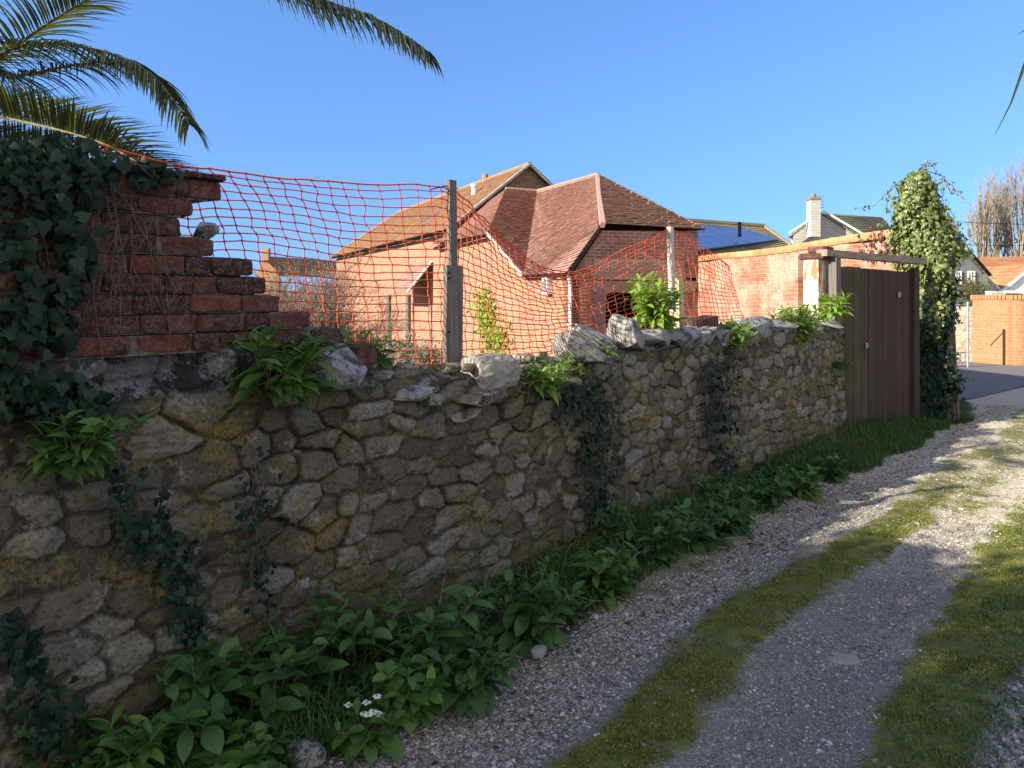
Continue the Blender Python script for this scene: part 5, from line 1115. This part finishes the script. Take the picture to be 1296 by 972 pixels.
poly3('grey_block','lean_to_wall',h3,[[PZ(1190,395,40),PZ(1240,395,40),PZ(1240,377,40),PZ(1190,377,40)]],.2)
# white gabled house with orange roof
h4=thing('house',PZ(1275,390,46)*[1,1,0],'white gabled house with a rusty orange roof at the right edge','house')
e_l,e_r=PZ(1232,362,48),PZ(1420,362,48); rl_,rr_=PZ(1240,325,53),PZ(1420,318,53)
e_r[2]=e_l[2]; rr_[2]=rl_[2]
t=MB(); roof(t,e_l,e_r,rr_,rl_,.3,3.,th=.04); t.build('roof',M['tile_orange'],h4)
poly3('render_white','front_wall',h4,[[e_l*[1,1,0],e_l-UP*.1,e_r-UP*.1,e_r*[1,1,0]]],.3)
def gab(xl,yl,xa,ya,xr,yr,Z,yb,nm):
    L_,A1,R1=PZ(xl,yl,Z),PZ(xa,ya,Z),PZ(xr,yr,Z); b1,b2=L_.copy(),R1.copy(); b1[2]=b2[2]=0
    poly3('render_white',nm,h4,[[b1,L_,A1,R1,b2]],.2)
    t=MB(); t.tube([L_-FH*.15-UP*.05,A1-FH*.15+UP*.05,R1-FH*.15-UP*.05],.10,4); t.build('barge_board',M['white'],h4)
    t=MB(); dp=FH*4.5; roof(t,R1-UP*.1,R1+dp,A1+dp+UP*.12,A1+UP*.12,.3,3.,th=.04); roof(t,L_-UP*.1,L_+dp,A1+dp+UP*.12,A1+UP*.12,.3,3.,th=.04); t.build('gable_roof',M['tile_orange'],h4)
gab(1237,362,1248,353,1264,367,45.5,392,'small_gable_wall'); gab(1266,369,1306,337,1350,369,45,392,'large_gable_wall')
window(h4,1246,360,1252,368,45.4,2,1); window(h4,1284,366,1299,377,44.9,3,2); window(h4,1284,384,1298,394,44.9,3,1)
h6=thing('house',PZ(340,375,45)*[1,1,0],'distant orange gable end with a small chimney seen through the left netting','house')
G_=[PZ(a,b,45) for a,b in((318,400),(322,352),(334,326),(352,345),(352,400))]
poly3('brick_orange','gable_wall',h6,[G_],.4,RT); t=MB(); roof(t,PZ(352,350,45),PZ(440,352,52),PZ(425,330,55),PZ(334,324,45),.4,.5); t.build('roof',M['tile_grey'],h6)
t=MB(); c=PZ(337,322,45); t.box(c,(.38,.4,.7),np.array([RT,FH,UP])); t.build('chimney',M['brick_orange'],h6)
# ================================================================== curved brick entrance wall, pier, gate, rubble wall
cw=thing('curved_wall',PZ(1250,468,17.6)*[1,1,0],'curved orange brick entrance wall with a soldier course at the far end of the lane','brick wall')
zc_=PZ(1250,379,17.7)[2]; ctr=PZ(1248,468,19.2)*[1,1,0]
t=MB(); ang=np.linspace(-2.75,-.62,22); R1=1.0
inner=[ctr+(RT*math.cos(a)*.74+FH*math.sin(a)*1.5)*1.0 for a in ang]; 
cl=np.concatenate([[0],np.cumsum(np.linalg.norm(np.diff(np.array(inner),axis=0),axis=1))])
ctr2=ctr; V=[];uvs=[]
tt=MB()
for i in range(21):
    p,q=inner[i],inner[i+1]; n_=nrm(np.cross(q-p,UP)); n_=n_ if n_.dot(CAM-p)>0 else -n_
    tt.hexa([p,q,q-n_*.22,p-n_*.22],[x+UP*zc_ for x in(p,q,q-n_*.22,p-n_*.22)])
IN=np.array(inner)
def uvc(V):
    o_=np.argsort(IN@RT); return np.stack([np.interp(V@RT,(IN@RT)[o_],cl[o_]),V[:,2]],1)
tt.build('brickwork',M['brick_orange'],cw,uvf=uvc)
tt=MB(); L=0
while L<cl[-1]-.05:
    i=min(np.searchsorted(cl,L,side='right')-1,20); p=inner[i]+(inner[i+1]-inner[i])*(L-cl[i])/(cl[i+1]-cl[i]); d_=nrm(inner[i+1]-inner[i]); n_=nrm(np.cross(d_,UP)); n_=n_ if n_.dot(CAM-p)>0 else -n_
    tt.box(p-n_*.10+UP*(zc_+.05),(.065,.25,.11),np.array([d_,n_,UP]),RS.rand()); L+=.078
tt.build('soldier_course',M['tile_orange'],cw)
pr_=thing('brick_pier',PZ(1281,468,17.5)*[1,1,0],'square orange brick pier with a pale cap right of the curved wall','pier')
zp=PZ(1279,371,17.4)[2]; t=MB(); c=PZ(1281,468,17.9)*[1,1,0]; pax=np.array([rotz(.35)[0],rotz(.35)[1],UP]); t.box(c+UP*zp/2,(.19,.24,zp),pax); t.build('shaft',M['brick_orange'],pr_,uvf=uv_dir(pax[0]))
t=MB(); t.box(c+UP*(zp+.03),(.30,.34,.07),pax); t.build('cap',M['pale_stone'],pr_,uvf=uv_dir(pax[0]))
c2=PZ(1262,371,18.6); t=MB(); t.box(c2,(.42,.25,.10),np.array([RT,FH,UP])); t.build('rear_cap',M['pale_stone'],pr_,uvf=uv_dir(RT))
mg=thing('metal_gate',PZ(1214,468,17.3)*[1,1,0],'open light metal bar gate left of the curved wall','gate')
g0,g1=PZ(1188,468,17.3),PZ(1225,468,17.3); g0[2]=g1[2]=0; zg=PZ(1225,382,17.3)[2]
t=MB(); t.tube([g1,g1+UP*zg],.03,6); t.build('end_post',M['metal_grey'],mg)
for q in range(6):
    p=g0+(g1-g0)*(q+.5)/6; t=MB(); t.tube([p+UP*.04,p+UP*(.35)],.012,4); t.build('bar',M['metal_grey'],mg)
t=MB(); t.tube([g0+UP*.05,g1+UP*.05],.018,4); t.tube([g0+UP*.34,g1+UP*.34],.014,4); t.tube([g0+UP*(zg-.12),g1+UP*(zg-.05)],.016,4); t.build('rail',M['metal_grey'],mg)
rw=thing('rubble_wall',PZ(1212,450,19)*[1,1,0],'sunlit cream rubble stone wall glimpsed behind the metal gate','stone wall')
t=MB(); A_,B2=PZ(1150,450,19.5)*[1,1,0],PZ(1245,450,18.6)*[1,1,0]; zw=PZ(1215,388,19)[2]; nn=nrm(np.cross(B2-A_,UP)); nn=nn if nn.dot(CAM-A_)>0 else -nn
wallpoly(t,[A_,A_+UP*zw,B2+UP*zw,B2],nn,.3)
tm=NT('cream_rubble',.9,.1); vv=tm.map(tm.co('UV'),(1,1.7,1)); vd_=tm.vor(9,vv,'DISTANCE_TO_EDGE'); vc_=tm.sep(tm.vor(9,vv,out='Color'))[0]
M['rubble_far']=tm.fin(tm.mix(tm.ramp(vd_,[(.02,0.),(.09,1.)]),(.20,.16,.11),tm.ramp(vc_,[(0,(.25,.21,.15)),(.6,(.38,.33,.25)),(1,(.20,.17,.13))])),tm.bump(vd_,.8,.03))
t.build('masonry',M['rubble_far'],rw,uvf=uv_dir(nrm(B2-A_)))
shrub(1212,470,20,2.0,'leafy yellow-green bush behind the metal gate','twig','shrub',1500,.07,seed=41,nstem=5,kids=4)
shrub(1292,440,24,1.6,'olive bush beside the parked car at the right edge','twig','shrub',2500,.08,seed=43,nstem=6,kids=4)
shrub(1236,400,40,3.6,'pale yellow-green tree between the grey house and the white gabled house','twig','shrub',3500,.14,seed=44,nstem=6,kids=4,rad=.04)
# car
car=thing('parked_car',PZ(1300,432,26)*[1,1,0],'white parked car half cut off by the right edge of the photo','car')
cp=PZ(1320,432,26)*[1,1,0]; f_=nrm(RT*.9-FH*.4); s_=np.array([-f_[1],f_[0],0])
def carloft(sec,mat,name,hw):
    t=MB(); m=len(sec); V=[]
    for y,ins in((-hw,.08),(-hw*.96,0),(hw*.96,0),(hw,.08)):
        cx=np.mean([p[0] for p in sec]); cz=np.mean([p[1] for p in sec])
        for a,z in sec: V.append(cp+f_*(a+(cx-a)*ins*.4)+UP*(z+(cz-z)*ins)+s_*y)
    F=[[k*m+i,k*m+(i+1)%m,(k+1)*m+(i+1)%m,(k+1)*m+i] for k in range(3) for i in range(m)]
    t.add(V,[np.array(F),np.array([list(range(m))]),np.array([list(range(4*m-1,3*m-1,-1))])]); return t.build(name,M[mat],car,smooth=False)
carloft([(-2.05,.35),(-2.1,.7),(-1.95,.88),(-1.1,.98),(1.5,1.0),(1.98,.92),(2.05,.5),(1.95,.28),(-1.9,.26)],'car','body',.86)
carloft([(-1.15,.97),(-.45,1.42),(.9,1.46),(1.65,.99)],'car','cabin',.70)
carloft([(-1.02,1.0),(-.42,1.36),(.85,1.39),(1.5,1.0)],'glass','windows',.715)
for a in(-1.3,1.3):
    for s in(-1,1):
        t=MB(); c=cp+f_*a+s_*s*.78+UP*.32; t.tube([c-s_*.1,c+s_*.1],.32,18); o=t.build('wheel',M['tyre'],car); t=MB(); t.tube([c-s_*.105,c+s_*.105],.19,14); t.build('rim',M['metal_grey'],o)
for s in(-.62,.62): t=MB(); ellrock(cp+f_*-2.02+s_*s+UP*.72,(.16,.3,.14),np.array([f_,s_,UP]),2.5,0,5,1,1,t); t.build('headlight',M['glass'],car,smooth=True)
# poplars
def poplar(px,Z,h,label,seed,nst,wid):
    b=PZ(px,360,Z); b[2]=0; o=thing('bare_tree',b,label,'tree','bare poplars behind the orange roof'); rs=np.random.RandomState(seed)
    t=MB(); t.tube([b,b+UP*h*.3,b+UP*h*.55],[.5,.35,.2],8); t.build('trunk',M['poplar'],o)
    t=MB()
    for k in range(nst):
        z0=h*rs.uniform(.12,.5); a=rs.uniform(0,6.28); d=np.array([math.cos(a),math.sin(a),0]); R=wid*rs.uniform(.1,1.2); top=h*(1-.42*(R/wid)**1.3*rs.uniform(.3,1.25))
        p0=b+UP*z0; p1=b+d*R*.7+UP*(z0+(top-z0)*.3); p2=b+d*R+UP*(z0+(top-z0)*.7); p3=b+d*R*1.02+UP*top
        t.tube([p0,p1,p2,p3],[.10,.07,.04,.012],4,rs.rand(),False)
        for q in range(17):
            f=rs.uniform(.2,.98); pp=p1+(p2-p1)*(f/.6) if f<.6 else p2+(p3-p2)*((f-.6)/.4); dd=nrm(np.array([rs.normal(0,.35),rs.normal(0,.35),1.3])); L=h*rs.uniform(.05,.13)
            e=pp+dd*L; t.tube([pp,pp+dd*L*.5+rs.normal(0,.1,3),e],[.024,.016,.007],3,rs.rand(),False)
            for _ in range(3): d2=nrm(dd+rs.normal(0,.35,3)); p_=pp+dd*L*rs.uniform(.2,.9); t.tube([p_,p_+d2*L*.5],[.013,.006],3,rs.rand(),False)
    t.build('branches',M['poplar'],o)
poplar(1243,75,12.3,'slender bare poplar nearest the ivy column',3,18,1.3)
poplar(1260,78,14,'tall bare poplar in the middle of the row behind the orange roof',5,28,2.2)
poplar(1292,76,14.6,'broadest bare poplar cut by the right edge of the photo',8,34,2.7)
shrub(1225,400,70,7,'low leafless thicket under the poplars','poplar',None,0,seed=50,nstem=9,kids=5,rad=.06,spread=.7)
# overhead wires
for (ya,yb,lab) in((278,280,'upper thin overhead wire right of the ivy column'),(308,303,'lower thin overhead wire right of the ivy column')):
    a,b=PZ(1180,ya,50),PZ(1420,yb,50); u=np.linspace(0,1,14)[:,None]; C=a+(b-a)*u-UP*(4*u*(1-u))*.25; t=MB(); t.tube(C,.02,3); tag(t.build('overhead_wire',M['dark']),lab,'wire')
# distant tree belt on the horizon + unseen evergreens added to shade the near lane
def leaftree(b,h,R,n,ls,label,mat='alk_dark',trunk=.15,seed=1,low=.2):
    rs=np.random.RandomState(seed); o=thing('shade_evergreen',b,label,'tree'); t=MB(); t.tube([b,b+UP*h*.5,b+UP*h*.85],[trunk,trunk*.7,trunk*.2],8)
    for k in range(14): a=rs.uniform(0,6.28); z=h*rs.uniform(.25,.7); t.tube([b+UP*z,b+UP*(z+.2*h*rs.rand())+np.array([math.cos(a),math.sin(a),0])*R*.8],[trunk*.35,.01],5)
    t.build('trunk',M['bark'],o)
    nc=40; cs=np.array([[R*.75*math.sqrt(rs.rand())*math.cos(a),R*.75*math.sqrt(rs.rand())*math.sin(a),h*(low+(1-low-.12)*rs.rand())] for a in rs.uniform(0,6.28,nc)])
    ci=rs.randint(0,nc,n); P=b+cs[ci]+rs.normal(0,R*.2,(n,3))
    leafstrips(P,rs.uniform(0,6.28,n),rs.uniform(-.6,1,n),ls*rs.uniform(.6,1.3,n),ls*.6*rs.uniform(.6,1.3,n),rs.uniform(0,1,n),rs.rand(n),m=2).build('shade_crown',M[mat],o); return o
leaftree(np.array([-1.5,-2.1,-.1]),3.9,1.1,16000,.10,'smallest evergreen bush behind the left end of the brick wall added out of view to shade the lane',seed=4,low=.3)
leaftree(np.array([-1.4,-4.6,-.1]),5.2,1.3,20000,.12,'middle-sized evergreen standing beyond the left end of the wall added out of view to shade the lane',seed=5,low=.15)
leaftree(np.array([-1.6,-7.4,-.1]),6.8,1.5,24000,.14,'tallest evergreen beside the lane far behind the camera added out of view to shade the lane',seed=6,low=.1)
